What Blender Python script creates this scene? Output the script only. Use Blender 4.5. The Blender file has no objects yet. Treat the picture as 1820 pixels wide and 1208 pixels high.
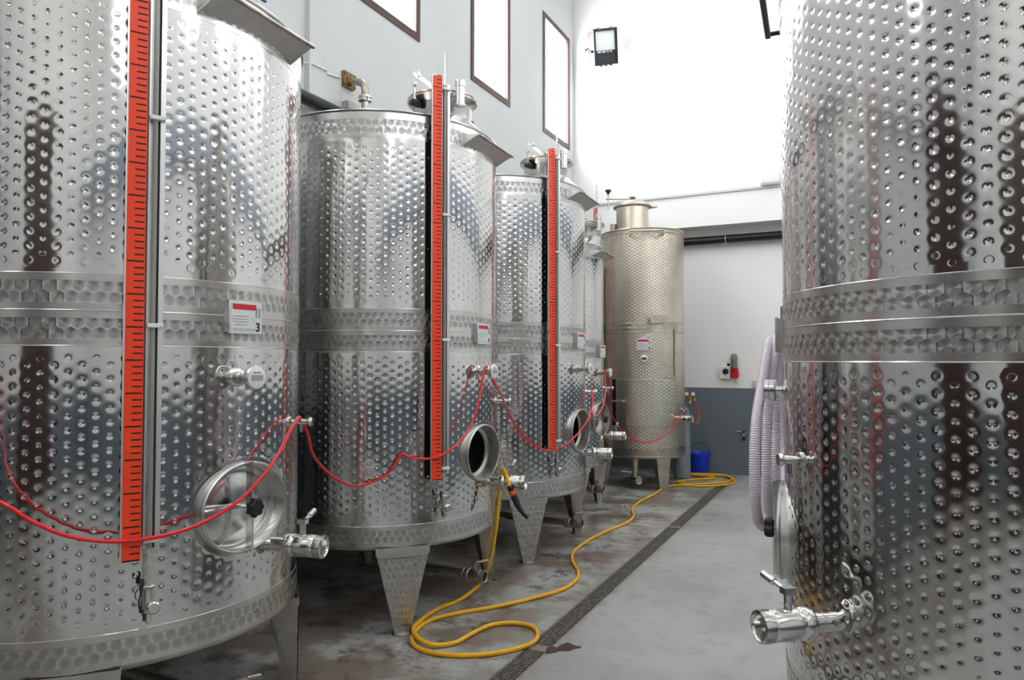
import bpy, math, random
import numpy as np
from math import pi, sin, cos, radians as rad
random.seed(7); RNG = np.random.default_rng(11)
S = bpy.context.scene
COL = S.collection

# ------------------------------------------------------------------ camera, light, exposure
cam = bpy.data.cameras.new('camera'); cam.sensor_width = 36.0; cam.sensor_fit = 'HORIZONTAL'
cam.lens = 1255.443 / 1820 * 36.0; cam.clip_start = 0.05; cam.clip_end = 100
camo = bpy.data.objects.new('camera', cam); COL.objects.link(camo)
camo.location = (0, 0, 1.6); camo.rotation_euler = (rad(90 + 1.715), 0, rad(26.337)); S.camera = camo
S.view_settings.view_transform = 'Standard'; S.view_settings.look = 'None'
S.view_settings.gamma = 1; S.view_settings.use_curve_mapping = False
S.view_settings.exposure = 0.82
W = bpy.data.worlds.new('sky'); S.world = W; W.use_nodes = True
W.node_tree.nodes['Background'].inputs[0].default_value = (0.80, 0.90, 1.0, 1)
W.node_tree.nodes['Background'].inputs[1].default_value = 1.0
S.cycles.use_denoising = True
try: S.cycles.denoiser = 'OPENIMAGEDENOISE'
except Exception: pass
S.cycles.max_bounces = 10; S.cycles.diffuse_bounces = 5; S.cycles.glossy_bounces = 7
S.cycles.sample_clamp_indirect = 6.0
S.cycles.caustics_reflective = True
WIN_L = 9.0      # bright sky seen through the left windows
FILL_R = 3.6      # added, unseen windows opposite, lighting the left wall and tank fronts
FILL_TOP = 1.2        # added glowing ceiling panels, out of view, for soft top light

# room measures
XL, XR, YB, YF, ZC = -3.92, 2.35, 10.36, -5.0, 7.6
PAINT = 1.22

# ------------------------------------------------------------------ materials
MATS = {}
def nodes_of(m): return m.node_tree.nodes, m.node_tree.links
def mat(name, col, rough=0.5, metal=0.0, noise=0.0, nscale=20.0, bump=0.0, bscale=60.0, rvar=0.0, aniso=0.0, uvt=False, coat=0.0, emit=None, estr=0.0, col2=None, trans=0.0, alpha=1.0, ior=1.45):
    if name in MATS: return MATS[name]
    m = bpy.data.materials.new(name); m.use_nodes = True
    N, L = nodes_of(m); b = N['Principled BSDF']
    b.inputs['Base Color'].default_value = (*col, 1); b.inputs['Roughness'].default_value = rough
    b.inputs['Metallic'].default_value = metal; b.inputs['IOR'].default_value = ior
    if coat: b.inputs['Coat Weight'].default_value = coat
    if trans: b.inputs['Transmission Weight'].default_value = trans
    if alpha < 1: b.inputs['Alpha'].default_value = alpha
    tc = None
    def T():
        nonlocal tc
        if tc is None: tc = N.new('ShaderNodeTexCoord')
        return tc.outputs['Object']
    if noise or rvar:
        nz = N.new('ShaderNodeTexNoise'); nz.inputs['Scale'].default_value = nscale; nz.inputs['Detail'].default_value = 5
        L.new(T(), nz.inputs['Vector'])
        if noise:
            mx = N.new('ShaderNodeMix'); mx.data_type = 'RGBA'
            c2 = col2 if col2 else tuple(c * (1 - noise) for c in col)
            mx.inputs[6].default_value = (*col, 1); mx.inputs[7].default_value = (*c2, 1)
            rp = N.new('ShaderNodeValToRGB'); rp.color_ramp.elements[0].position = 0.38; rp.color_ramp.elements[1].position = 0.66
            L.new(nz.outputs['Fac'], rp.inputs[0]); L.new(rp.outputs[0], mx.inputs[0]); L.new(mx.outputs[2], b.inputs['Base Color'])
        if rvar:
            mr = N.new('ShaderNodeMapRange'); mr.inputs[1].default_value = 0.3; mr.inputs[2].default_value = 0.7
            mr.inputs[3].default_value = max(0.02, rough - rvar); mr.inputs[4].default_value = rough + rvar
            L.new(nz.outputs['Fac'], mr.inputs[0]); L.new(mr.outputs[0], b.inputs['Roughness'])
    if bump:
        n2 = N.new('ShaderNodeTexNoise'); n2.inputs['Scale'].default_value = bscale; n2.inputs['Detail'].default_value = 4
        L.new(T(), n2.inputs['Vector'])
        bp = N.new('ShaderNodeBump'); bp.inputs['Strength'].default_value = bump; bp.inputs['Distance'].default_value = 0.01
        L.new(n2.outputs['Fac'], bp.inputs['Height']); L.new(bp.outputs[0], b.inputs['Normal'])
    if aniso:
        b.inputs['Anisotropic'].default_value = aniso
        if uvt:
            tg = N.new('ShaderNodeTangent'); tg.direction_type = 'UV_MAP'; tg.uv_map = 'UVMap'
            L.new(tg.outputs[0], b.inputs['Tangent'])
    if emit:
        b.inputs['Emission Color'].default_value = (*emit, 1); b.inputs['Emission Strength'].default_value = estr
    MATS[name] = m
    return m

M_shell = mat('dimpled_steel', (0.71, 0.70, 0.685), 0.10, 1.0, noise=0.10, nscale=3.0, rvar=0.05)
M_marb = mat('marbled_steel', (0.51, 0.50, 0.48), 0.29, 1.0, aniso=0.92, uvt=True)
M_brush = mat('brushed_steel', (0.64, 0.625, 0.60), 0.25, 1.0, noise=0.15, nscale=6, rvar=0.08)
M_pol = mat('polished_steel', (0.64, 0.63, 0.61), 0.17, 1.0, rvar=0.04, nscale=30)
M_dull = mat('dull_steel', (0.50, 0.47, 0.42), 0.38, 1.0, noise=0.35, nscale=18, rvar=0.1)
M_beige = mat('aged_dimpled_steel', (0.70, 0.63, 0.53), 0.36, 1.0, noise=0.12, nscale=4, rvar=0.06)
M_beigep = mat('aged_plain_steel', (0.66, 0.60, 0.50), 0.34, 1.0, noise=0.25, nscale=9, rvar=0.08)
M_rust = mat('rusty_brass', (0.36, 0.22, 0.09), 0.5, 0.7, noise=0.6, nscale=30)
M_gasket = mat('amber_gasket', (0.42, 0.17, 0.045), 0.5, 0.0)
M_red = mat('scale_red', (0.96, 0.060, 0.012), 0.40)
M_pink = mat('scale_pink', (0.75, 0.10, 0.16), 0.5)
M_black = mat('black_plastic', (0.012, 0.012, 0.013), 0.42)
M_ink = mat('black_ink', (0.008, 0.008, 0.008), 0.6)
M_alu = mat('aluminium', (0.74, 0.74, 0.73), 0.34, 0.9)
M_white = mat('white_plastic', (0.80, 0.80, 0.79), 0.4)
M_lab = mat('label_paper', (0.72, 0.73, 0.74), 0.35)
M_labg = mat('label_grey', (0.33, 0.34, 0.36), 0.5)
M_labr = mat('label_red', (0.62, 0.02, 0.035), 0.4)
M_lcd = mat('lcd_grey', (0.36, 0.39, 0.36), 0.3)
M_hred = mat('red_hose', (0.80, 0.014, 0.020), 0.28, coat=0.3)
M_yel = mat('yellow_hose', (0.95, 0.50, 0.016), 0.38, noise=0.12, nscale=30)
M_orange = mat('orange_plastic', (0.85, 0.09, 0.015), 0.4)
M_lilac = mat('lilac_hose', (0.70, 0.61, 0.685), 0.22, coat=0.4)
M_lilac2 = mat('lilac_spiral', (0.66, 0.60, 0.66), 0.3, coat=0.3)
M_blueb = mat('blue_bucket', (0.008, 0.045, 0.55), 0.38)
M_bluel = mat('blue_lever', (0.05, 0.07, 0.28), 0.4)
M_cyl = mat('cylinder_grey', (0.25, 0.30, 0.31), 0.42, noise=0.2, nscale=8)
M_brass = mat('brass', (0.55, 0.36, 0.13), 0.3, 1.0)
M_glass = mat('tube_glass', (0.80, 0.80, 0.74), 0.10, trans=0.75)
M_frame = mat('brown_frame', (0.088, 0.044, 0.034), 0.45)
M_door = mat('brown_door', (0.050, 0.026, 0.022), 0.5)
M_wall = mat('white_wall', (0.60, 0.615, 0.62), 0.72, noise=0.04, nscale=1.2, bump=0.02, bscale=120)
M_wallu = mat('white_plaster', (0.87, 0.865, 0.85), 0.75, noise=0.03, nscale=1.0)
M_blue = mat('slate_paint', (0.150, 0.180, 0.205), 0.48, noise=0.10, nscale=1.5)
M_ceil = mat('ceiling_white', (0.55, 0.55, 0.54), 0.8)
M_beam_shade = mat('beam_shade_grey', (0.30, 0.34, 0.40), 0.55)
M_pipe = mat('black_pipe', (0.010, 0.010, 0.013), 0.35)
M_grate = mat('grate_steel', (0.35, 0.32, 0.285), 0.5, 0.4, noise=0.4, nscale=25)
M_grime = mat('drain_grime', (0.035, 0.027, 0.021), 0.7)
M_broken = mat('broken_concrete', (0.115, 0.062, 0.046), 0.85, noise=0.5, nscale=30, bump=0.6, bscale=70)
M_lampb = mat('lamp_black', (0.02, 0.022, 0.028), 0.35)
M_lamps = mat('lamp_side', (0.090, 0.066, 0.053), 0.5)
M_lampg = mat('lamp_reflector', (0.86, 0.90, 0.87), 0.3)
M_redb = mat('socket_red', (0.55, 0.015, 0.02), 0.35)
M_plug = mat('plug_grey', (0.23, 0.22, 0.19), 0.5)
M_win = mat('bright_glass', (0.9, 0.95, 1.0), 0.1, emit=(0.93, 0.97, 1.0), estr=WIN_L)
M_fill_win = mat('fill_glass_opposite', (0.9, 0.95, 1.0), 0.1, emit=(0.95, 0.975, 1.0), estr=FILL_R)
M_fill_top = mat('ceiling_fill', (0.9, 0.9, 0.9), 0.4, emit=(1.0, 0.985, 0.96), estr=FILL_TOP)

def marble_tone(m):      # ground discs: rougher middle, rims lightened in colour to draw their highlight lines
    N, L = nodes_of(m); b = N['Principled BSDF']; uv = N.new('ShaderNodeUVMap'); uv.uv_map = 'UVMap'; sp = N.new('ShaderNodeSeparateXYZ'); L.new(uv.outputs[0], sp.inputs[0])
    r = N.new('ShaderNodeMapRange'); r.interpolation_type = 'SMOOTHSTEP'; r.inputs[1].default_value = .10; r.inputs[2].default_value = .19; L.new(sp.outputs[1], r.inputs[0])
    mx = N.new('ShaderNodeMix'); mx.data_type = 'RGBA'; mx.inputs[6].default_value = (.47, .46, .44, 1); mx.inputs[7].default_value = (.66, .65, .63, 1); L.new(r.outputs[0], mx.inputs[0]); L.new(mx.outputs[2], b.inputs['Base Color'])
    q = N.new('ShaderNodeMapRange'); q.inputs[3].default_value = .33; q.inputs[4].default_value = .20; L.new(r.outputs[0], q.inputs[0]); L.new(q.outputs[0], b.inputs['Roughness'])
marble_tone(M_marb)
def floor_material():
    m = bpy.data.materials.new('painted_concrete'); m.use_nodes = True
    N, L = nodes_of(m); b = N['Principled BSDF']
    tc = N.new('ShaderNodeTexCoord'); P = tc.outputs['Object']
    def noise(s, d=5, vec=None, rough=0.55):
        n = N.new('ShaderNodeTexNoise'); n.inputs['Scale'].default_value = s; n.inputs['Detail'].default_value = d
        n.inputs['Roughness'].default_value = rough; L.new(vec or P, n.inputs['Vector']); return n.outputs['Fac']
    def ramp(f, a, c):
        r = N.new('ShaderNodeMapRange'); r.interpolation_type = 'SMOOTHSTEP'; r.inputs[1].default_value = a; r.inputs[2].default_value = c
        L.new(f, r.inputs[0]); return r.outputs[0]
    def math_(op, a, c=None):
        n = N.new('ShaderNodeMath'); n.operation = op
        for i, v in enumerate((a, c)):
            if v is None: continue
            if isinstance(v, (int, float)): n.inputs[i].default_value = v
            else: L.new(v, n.inputs[i])
        return n.outputs[0]
    def mix(f, a, c):
        n = N.new('ShaderNodeMix'); n.data_type = 'RGBA'
        if isinstance(f, (int, float)): n.inputs[0].default_value = f
        else: L.new(f, n.inputs[0])
        for i, v in ((6, a), (7, c)):
            if isinstance(v, tuple): n.inputs[i].default_value = (*v, 1)
            else: L.new(v, n.inputs[i])
        return n.outputs[2]
    sx = N.new('ShaderNodeSeparateXYZ'); L.new(P, sx.inputs[0])
    base = mix(ramp(noise(1.1), 0.35, 0.68), (0.43, 0.44, 0.425), (0.345, 0.35, 0.335))
    base = mix(math_('MULTIPLY', ramp(noise(9.0, 8), 0.5, 0.72), 0.35), base, (0.19, 0.18, 0.165))
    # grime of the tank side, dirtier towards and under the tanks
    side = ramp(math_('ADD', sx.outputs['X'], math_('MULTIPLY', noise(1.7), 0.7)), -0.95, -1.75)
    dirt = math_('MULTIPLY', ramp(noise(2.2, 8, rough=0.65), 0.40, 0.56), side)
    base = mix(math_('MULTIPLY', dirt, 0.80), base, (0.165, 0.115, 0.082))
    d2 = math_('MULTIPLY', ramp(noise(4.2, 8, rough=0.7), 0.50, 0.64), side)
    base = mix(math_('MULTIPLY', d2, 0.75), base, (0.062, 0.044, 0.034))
    # dirt along the drain
    dr = ramp(math_('ADD', math_('ABSOLUTE', math_('ADD', sx.outputs['X'], 1.64)), math_('MULTIPLY', noise(7.0, 6), 0.16)), 0.20, 0.08)
    base = mix(math_('MULTIPLY', dr, 0.7), base, (0.16, 0.13, 0.105))
    # wine stain
    def blob(x, y, r, rx=1.0):
        cx = N.new('ShaderNodeVectorMath'); cx.operation = 'SUBTRACT'; L.new(P, cx.inputs[0]); cx.inputs[1].default_value = (x, y, 0)
        sc = N.new('ShaderNodeVectorMath'); sc.operation = 'MULTIPLY'; L.new(cx.outputs[0], sc.inputs[0]); sc.inputs[1].default_value = (1 / rx, 1, 0)
        ln = N.new('ShaderNodeVectorMath'); ln.operation = 'LENGTH'; L.new(sc.outputs[0], ln.inputs[0])
        return ramp(math_('ADD', ln.outputs[1], math_('MULTIPLY', math_('SUBTRACT', noise(14.0, 5), 0.5), r * 1.4)), r, r * 0.35)
    st = math_('MAXIMUM', blob(-2.08, 5.52, 0.10, 1.3), blob(-1.92, 5.42, 0.055, 3.2))
    base = mix(math_('MULTIPLY', st, 0.62), base, (0.16, 0.055, 0.085))
    L.new(base, b.inputs['Base Color'])
    rr = N.new('ShaderNodeMapRange'); rr.inputs[1].default_value = 0.3; rr.inputs[2].default_value = 0.7; rr.inputs[3].default_value = 0.30; rr.inputs[4].default_value = 0.55
    L.new(noise(1.9, 6), rr.inputs[0]); L.new(rr.outputs[0], b.inputs['Roughness'])
    bp = N.new('ShaderNodeBump'); bp.inputs['Strength'].default_value = 0.12; bp.inputs['Distance'].default_value = 0.01
    L.new(noise(40, 6), bp.inputs['Height']); L.new(bp.outputs[0], b.inputs['Normal'])
    return m
M_floor = floor_material()

# ------------------------------------------------------------------ mesh helpers
V3 = lambda *a: np.array(a, float)
EX, EY, EZ = V3(1, 0, 0), V3(0, 1, 0), V3(0, 0, 1)
def unit(v): return np.asarray(v, float) / np.linalg.norm(v)
def perp(a):
    a = unit(a); h = EZ if abs(a[2]) < 0.9 else EX
    x = unit(np.cross(h, a)); return x, np.cross(a, x)
class MB:
    def __init__(s): s.v = []; s.f = []; s.uv = []
    def add(s, vs, fs):
        o = len(s.v); s.v += [tuple(map(float, p)) for p in vs]
        for f in fs: s.f.append(tuple(i + o for i in f)); s.uv.append(None)
        return s
    def fan(s, pts, fs, uvs):
        o = len(s.v); s.v += [tuple(map(float, p)) for p in pts]
        for f, u in zip(fs, uvs): s.f.append(tuple(i + o for i in f)); s.uv.append(u)
    def box(s, o, hx, hy, hz):      # centre and three half vectors
        o, hx, hy, hz = (np.asarray(q, float) for q in (o, hx, hy, hz))
        if np.dot(np.cross(hx, hy), hz) < 0: hx = -hx
        c = [o + a * hx + b * hy + d * hz for d in (-1, 1) for b in (-1, 1) for a in (-1, 1)]
        return s.add(c, [(0, 2, 3, 1), (4, 5, 7, 6), (0, 1, 5, 4), (2, 6, 7, 3), (0, 4, 6, 2), (1, 3, 7, 5)])
    def abox(s, x0, x1, y0, y1, z0, z1):
        return s.box(((x0 + x1) / 2, (y0 + y1) / 2, (z0 + z1) / 2), EX * (x1 - x0) / 2, EY * (y1 - y0) / 2, EZ * (z1 - z0) / 2)
    def bbox(s, o, hx, hy, hz, b):   # chamfered box: profile in hx/hy plane bevelled, extruded along hz with bevelled ends
        o, hx, hy, hz = (np.asarray(q, float) for q in (o, hx, hy, hz)); lx, ly, lz = (np.linalg.norm(q) for q in (hx, hy, hz))
        ux, uy, uz = hx / lx, hy / ly, hz / lz
        if np.dot(np.cross(ux, uy), uz) < 0: uz = -uz
        def loop(ix, z): 
            X, Y = lx - ix, ly - ix; c = b
            return [o + ux * a + uy * d + uz * z for a, d in ((-X + c, -Y), (X - c, -Y), (X, -Y + c), (X, Y - c), (X - c, Y), (-X + c, Y), (-X, Y - c), (-X, -Y + c))]
        ls = [loop(b, -lz), loop(0, -lz + b), loop(0, lz - b), loop(b, lz)]
        vs = sum(ls, []); fs = [tuple(range(7, -1, -1)), tuple(range(24, 32))]
        for k in range(3):
            for i in range(8):
                j = (i + 1) % 8; fs.append((k * 8 + i, k * 8 + j, k * 8 + 8 + j, k * 8 + 8 + i))
        return s.add(vs, fs)
    def lathe(s, o, ax, prof, n=20, cap=True, sx=1.0, sy=1.0, xref=None):   # profile of (radius, height along ax)
        o = np.asarray(o, float); ax = unit(ax)
        if xref is None: x, y = perp(ax)
        else: x = unit(np.asarray(xref) - ax * np.dot(xref, ax)); y = np.cross(ax, x)
        vs = []; fs = []
        for r, h in prof:
            for i in range(n):
                a = 2 * pi * i / n; vs.append(o + ax * h + x * (r * cos(a) * sx) + y * (r * sin(a) * sy))
        for k in range(len(prof) - 1):
            for i in range(n):
                j = (i + 1) % n; fs.append((k * n + i, k * n + j, (k + 1) * n + j, (k + 1) * n + i))
        if cap:
            if prof[0][0] > 1e-5: fs.append(tuple(range(n - 1, -1, -1)))
            if prof[-1][0] > 1e-5: fs.append(tuple((len(prof) - 1) * n + i for i in range(n)))
        return s.add(vs, fs)
    def rod(s, a, b, r, n=12, bev=None):
        a, b = np.asarray(a, float), np.asarray(b, float); L = np.linalg.norm(b - a); e = bev if bev is not None else min(r * .25, L * .2)
        return s.lathe(a, b - a, [(r - e, 0), (r, e), (r, L - e), (r - e, L)], n)
    def tube(s, pts, r, n=10, closed=False, rf=None):
        P = np.asarray(pts, float); m = len(P)
        T = np.gradient(P, axis=0) if not closed else (np.roll(P, -1, 0) - np.roll(P, 1, 0))
        T /= np.linalg.norm(T, axis=1)[:, None] + 1e-12
        x, _ = perp(T[0]); vs = []; fs = []
        for i in range(m):
            x = x - T[i] * np.dot(x, T[i]); x /= np.linalg.norm(x); y = np.cross(T[i], x); rr = r if rf is None else rf[i]
            for k in range(n):
                a = 2 * pi * k / n; vs.append(P[i] + (x * cos(a) + y * sin(a)) * rr)
        for i in range(m if closed else m - 1):
            i2 = (i + 1) % m
            for k in range(n):
                k2 = (k + 1) % n; fs.append((i * n + k, i * n + k2, i2 * n + k2, i2 * n + k))
        if not closed: fs += [tuple(range(n - 1, -1, -1)), tuple((m - 1) * n + k for k in range(n))]
        return s.add(vs, fs)
    def prism(s, poly, ext):     # polygon (3d points) extruded by vector ext
        n = len(poly); P = [np.asarray(p, float) for p in poly]; ext = np.asarray(ext, float)
        nn = sum((np.cross(P[i], P[(i + 1) % n]) for i in range(n)), np.zeros(3))
        if np.dot(nn, ext) < 0: P = P[::-1]
        vs = P + [p + ext for p in P]
        fs = [tuple(range(n - 1, -1, -1)), tuple(range(n, 2 * n))] + [(i, (i + 1) % n, n + (i + 1) % n, n + i) for i in range(n)]
        return s.add(vs, fs)
    def ball(s, o, r, n=12, m=8):
        return s.lathe(o, EZ, [(r * sin(pi * k / m) + (1e-6), -r * cos(pi * k / m)) for k in range(m + 1)], n, cap=False)
    def mesh(s, name, m, smooth=35):
        me = bpy.data.meshes.new(name); me.from_pydata(s.v, [], s.f); me.materials.append(m)
        if any(u is not None for u in s.uv):
            uvl = me.uv_layers.new(name='UVMap'); arr = np.zeros((len(me.loops), 2), np.float32); k = 0
            for f, u in zip(s.f, s.uv):
                if u is not None: arr[k:k + len(f)] = u
                k += len(f)
            uvl.data.foreach_set('uv', arr.ravel())
        if smooth:
            me.polygons.foreach_set('use_smooth', [True] * len(me.polygons)); me.set_sharp_from_angle(angle=rad(smooth))
        me.update(); return me
def link(name, me, parent=None, loc=None):
    o = bpy.data.objects.new(name, me); COL.objects.link(o)
    if parent is not None: o.parent = parent
    if loc is not None: o.location = loc
    return o
def obj(name, mb, m, parent=None, smooth=35): return link(name, mb.mesh(name, m, smooth), parent)
def tag(o, label, cat, group=None):
    o['label'] = label; o['category'] = cat
    if group: o['group'] = group
    return o
def thing(name, label, cat, loc=(0, 0, 0), rz=0, group=None):
    o = bpy.data.objects.new(name, None); COL.objects.link(o); o.location = loc; o.rotation_euler = (0, 0, rz); o.empty_display_size = .1
    return tag(o, label, cat, group)
def struct(name, mb, m, parent=None, smooth=35):
    o = obj(name, mb, m, parent, smooth)
    if parent is None: o['kind'] = 'structure'
    return o
CACHE = {}
def cpart(key, name, fn, m, parent, smooth=35):      # a part whose mesh is shared by alike tanks
    k = (key, name, m.name)
    if k not in CACHE:
        r = fn(); CACHE[k] = r if isinstance(r, bpy.types.Mesh) else r.mesh(name, m, smooth)
    return link(name, CACHE[k], parent)
def spline(pts, step=0.02):
    P = np.asarray(pts, float); Q = np.vstack([2 * P[0] - P[1], P, 2 * P[-1] - P[-2]]); out = []
    for i in range(1, len(Q) - 2):
        p0, p1, p2, p3 = Q[i - 1:i + 3]; n = max(2, int(np.linalg.norm(p2 - p1) / step))
        d = lambda a, b: max(np.linalg.norm(b - a), 1e-4) ** .5
        t0 = 0; t1 = t0 + d(p0, p1); t2 = t1 + d(p1, p2); t3 = t2 + d(p2, p3)
        for t in np.linspace(t1, t2, n, endpoint=False):
            A1 = (t1 - t) / (t1 - t0) * p0 + (t - t0) / (t1 - t0) * p1; A2 = (t2 - t) / (t2 - t1) * p1 + (t - t1) / (t2 - t1) * p2
            A3 = (t3 - t) / (t3 - t2) * p2 + (t - t2) / (t3 - t2) * p3
            B1 = (t2 - t) / (t2 - t0) * A1 + (t - t0) / (t2 - t0) * A2; B2 = (t3 - t) / (t3 - t1) * A2 + (t - t1) / (t3 - t1) * A3
            out.append((t2 - t) / (t2 - t1) * B1 + (t - t1) / (t2 - t1) * B2)
    out.append(P[-1]); return np.array(out)

# ------------------------------------------------------------------ dimpled and marbled sheet
def dimple_shell(name, m, R, z0, z1, ncol, th0=-180, th1=180, hole=None, fine=2, deep=0.0020, sig=0.0074, broad=0.00025, scale=1.0):
    """sheet of spot-dimpled steel: hexagonal cells, each a pressed dimple, bent to radius R"""
    span = rad(th1 - th0); pu = R * span / ncol; pv = pu / 0.8660254
    nrow = int((z1 - z0) / pv - 0.5); marg = ((z1 - z0) - (nrow + .5) * pv) / 2
    a = pv / 2
    fr = {2: (.11, .22, .33, .45, .60, .80), 1: (.12, .26, .45, .72), 0: (.15, .4)}[int(fine)]
    nd = 12 if fine else 6
    loc = [(0.0, 0.0)]
    for f in fr:
        for k in range(nd):
            t = 2 * pi * k / nd; loc.append((a * f * cos(t), a * f * sin(t)))
    if fine: bnd = [((a / cos(pi / 6) if k % 2 == 0 else a), k * pi / 6) for k in range(12)]
    else: bnd = [(a / cos(pi / 6), k * pi / 3) for k in range(6)]
    for r, t in bnd: loc.append((r * cos(t), r * sin(t)))
    loc = np.array(loc); rr = np.hypot(loc[:, 0], loc[:, 1])
    s2 = sig * scale; q = np.clip(1 - (rr / a) ** 2, 0, 1)
    h = -deep * np.exp(-(rr / s2) ** 2) - broad * q ** 2
    dh = deep * np.exp(-(rr / s2) ** 2) * 2 * rr / s2 ** 2 + broad * 2 * q * 2 * rr / a ** 2
    with np.errstate(invalid='ignore', divide='ignore'):
        du = np.where(rr > 0, dh * loc[:, 0] / np.maximum(rr, 1e-9), 0); dv = np.where(rr > 0, dh * loc[:, 1] / np.maximum(rr, 1e-9), 0)
    fs = []; nr = len(fr)
    for k in range(nd): fs.append((0, 1 + k, 1 + (k + 1) % nd))
    for j in range(nr):
        A = 1 + j * nd; B = A + nd
        for k in range(nd):
            k2 = (k + 1) % nd; fs += [(A + k, B + k, B + k2), (A + k, B + k2, A + k2)]
    fs = np.array(fs)
    cu, cv = [], []
    for i in range(ncol):
        for j in range(nrow):
            u = (i + .5) * pu; v = marg + (j + .5 + .5 * (i % 2)) * pv
            if hole:
                hth, hz, ha, hb = hole; uu = u - R * rad(hth - th0)
                if (uu / ha) ** 2 + ((v + z0 - hz) / hb) ** 2 < 1: continue
            cu.append(u); cv.append(v)
    cu = np.array(cu); cv = np.array(cv); n = len(cu); k = len(loc)
    dep = 1 + 0.22 * RNG.standard_normal(n); dep = np.clip(dep, .5, 1.5)
    jit = RNG.normal(0, 0.0012 * scale, (n, 2)) * 0
    U = cu[:, None] + loc[None, :, 0]; Vv = cv[:, None] + loc[None, :, 1]
    H = h[None] * dep[:, None]; DU = du[None] * dep[:, None]; DV = dv[None] * dep[:, None]
    th = rad(th0) + U / R
    # slow unevenness of the sheet
    wu = np.zeros_like(U); wv = np.zeros_like(U)
    for (ka, kz, am, ph) in ((7, 5.1, .006, .3), (13, 3.0, .006, 1.1), (23, 9.0, .006, 2.0), (38, 15.0, .005, .7), (5, 11.0, .005, 4.0)):
        w = ka * th + kz * Vv + ph; wu += am * np.cos(w); wv += am * .7 * np.cos(w + 1.3)
    er = np.stack([np.cos(th), np.sin(th), 0 * th], -1); et = np.stack([-np.sin(th), np.cos(th), 0 * th], -1)
    pos = er * (R + H)[..., None]; pos[..., 2] = z0 + Vv
    nrm = er - et * (DU + wu)[..., None]; nrm[..., 2] -= (DV + wv)
    nrm /= np.linalg.norm(nrm, axis=-1, keepdims=True)
    F = (fs[None] + (np.arange(n) * k)[:, None, None]).reshape(-1, 3)
    me = bpy.data.meshes.new(name)
    me.vertices.add(n * k); me.vertices.foreach_set('co', pos.astype(np.float32).ravel())
    me.loops.add(F.size); me.loops.foreach_set('vertex_index', F.astype(np.int32).ravel())
    me.polygons.add(len(F)); me.polygons.foreach_set('loop_start', np.arange(0, F.size, 3, dtype=np.int32))
    try: me.polygons.foreach_set('loop_total', np.full(len(F), 3, np.int32))
    except Exception: pass
    me.polygons.foreach_set('use_smooth', np.ones(len(F), bool)); me.update(calc_edges=True); me.validate()
    me.normals_split_custom_set_from_vertices(nrm.reshape(-1, 3).astype(np.float32))
    me.materials.append(m); return me
def ring(mb, R, z0, z1, n=96, th0=-180, th1=180):    # plain cylindrical strip
    full = th1 - th0 >= 359.9; k = n if full else n + 1; vs = []
    for z in (z0, z1):
        for i in range(k):
            t = rad(th0 + (th1 - th0) * i / n); vs.append((R * cos(t), R * sin(t), z))
    fs = [(i, (i + 1) % k, k + (i + 1) % k, k + i) for i in range(n)]
    return mb.add(vs, fs)
def marble(mb, surf, U, V, pu, pv, seed=1, dish=0.9):
    """overlapping ground discs: each cell is a fan round its own centre, faintly dished, its UVs polar so that the grain runs round it"""
    nv = max(1, round(V / pv)); pv = V / nv; nu = max(1, round(U / pu)); pu = U / nu; r_ = random.Random(seed)
    for j in range(nv):
        for i in range(-1, nu + 1):
            c = np.array([(i + .5 + .5 * (j % 2)) * pu, (j + .5) * pv])
            if c[0] < -.26 * pu or c[0] > U + .26 * pu: continue
            hx = [(0, -2 / 3 * pv), (pu / 2, -1 / 3 * pv), (pu / 2, 1 / 3 * pv), (0, 2 / 3 * pv), (-pu / 2, 1 / 3 * pv), (-pu / 2, -1 / 3 * pv)]
            if j == 0: hx[0] = (0, -pv / 2); hx[1] = (pu / 2, -pv / 2); hx[5] = (-pu / 2, -pv / 2)
            if j == nv - 1: hx[3] = (0, pv / 2); hx[2] = (pu / 2, pv / 2); hx[4] = (-pu / 2, pv / 2)
            P = []
            for k in range(6):
                a, b = np.array(hx[k], float), np.array(hx[(k + 1) % 6], float); P += [a, (a + b) / 2]
            Q = [np.clip(c + p, (0, 0), (U, V)) for p in P]; cc = np.clip(c, (0, 0), (U, V)); tz = .035 + r_.gauss(0, .010)
            pts = [surf(*cc, -.0009 * dish)] + [surf(*q, .0006 + dish * np.clip(tz * (q[1] - cc[1]), -.0009, .0009)) for q in Q]; fs = []; uv = []
            for k in range(12):
                k2 = (k + 1) % 12; d = Q[k] - cc; e = Q[k2] - cc
                if abs(d[0] * e[1] - d[1] * e[0]) < 1e-9: continue
                a0 = math.atan2(d[1], d[0]) % (2 * pi); a1 = math.atan2(e[1], e[0]) % (2 * pi)
                if a1 < a0: a1 += 2 * pi
                fs.append((0, 1 + k, 1 + k2)); uv.append([((a0 + a1) / 4 / pi, 0), (a0 / 2 / pi, np.hypot(*d) * 8), (a1 / 2 / pi, np.hypot(*e) * 8)])
            mb.fan(pts, fs, uv)
def cyl_surf(R, z0, th0=-180): return lambda u, v, h=0: V3((R + h) * cos(rad(th0) + u / R), (R + h) * sin(rad(th0) + u / R), z0 + v)

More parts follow.
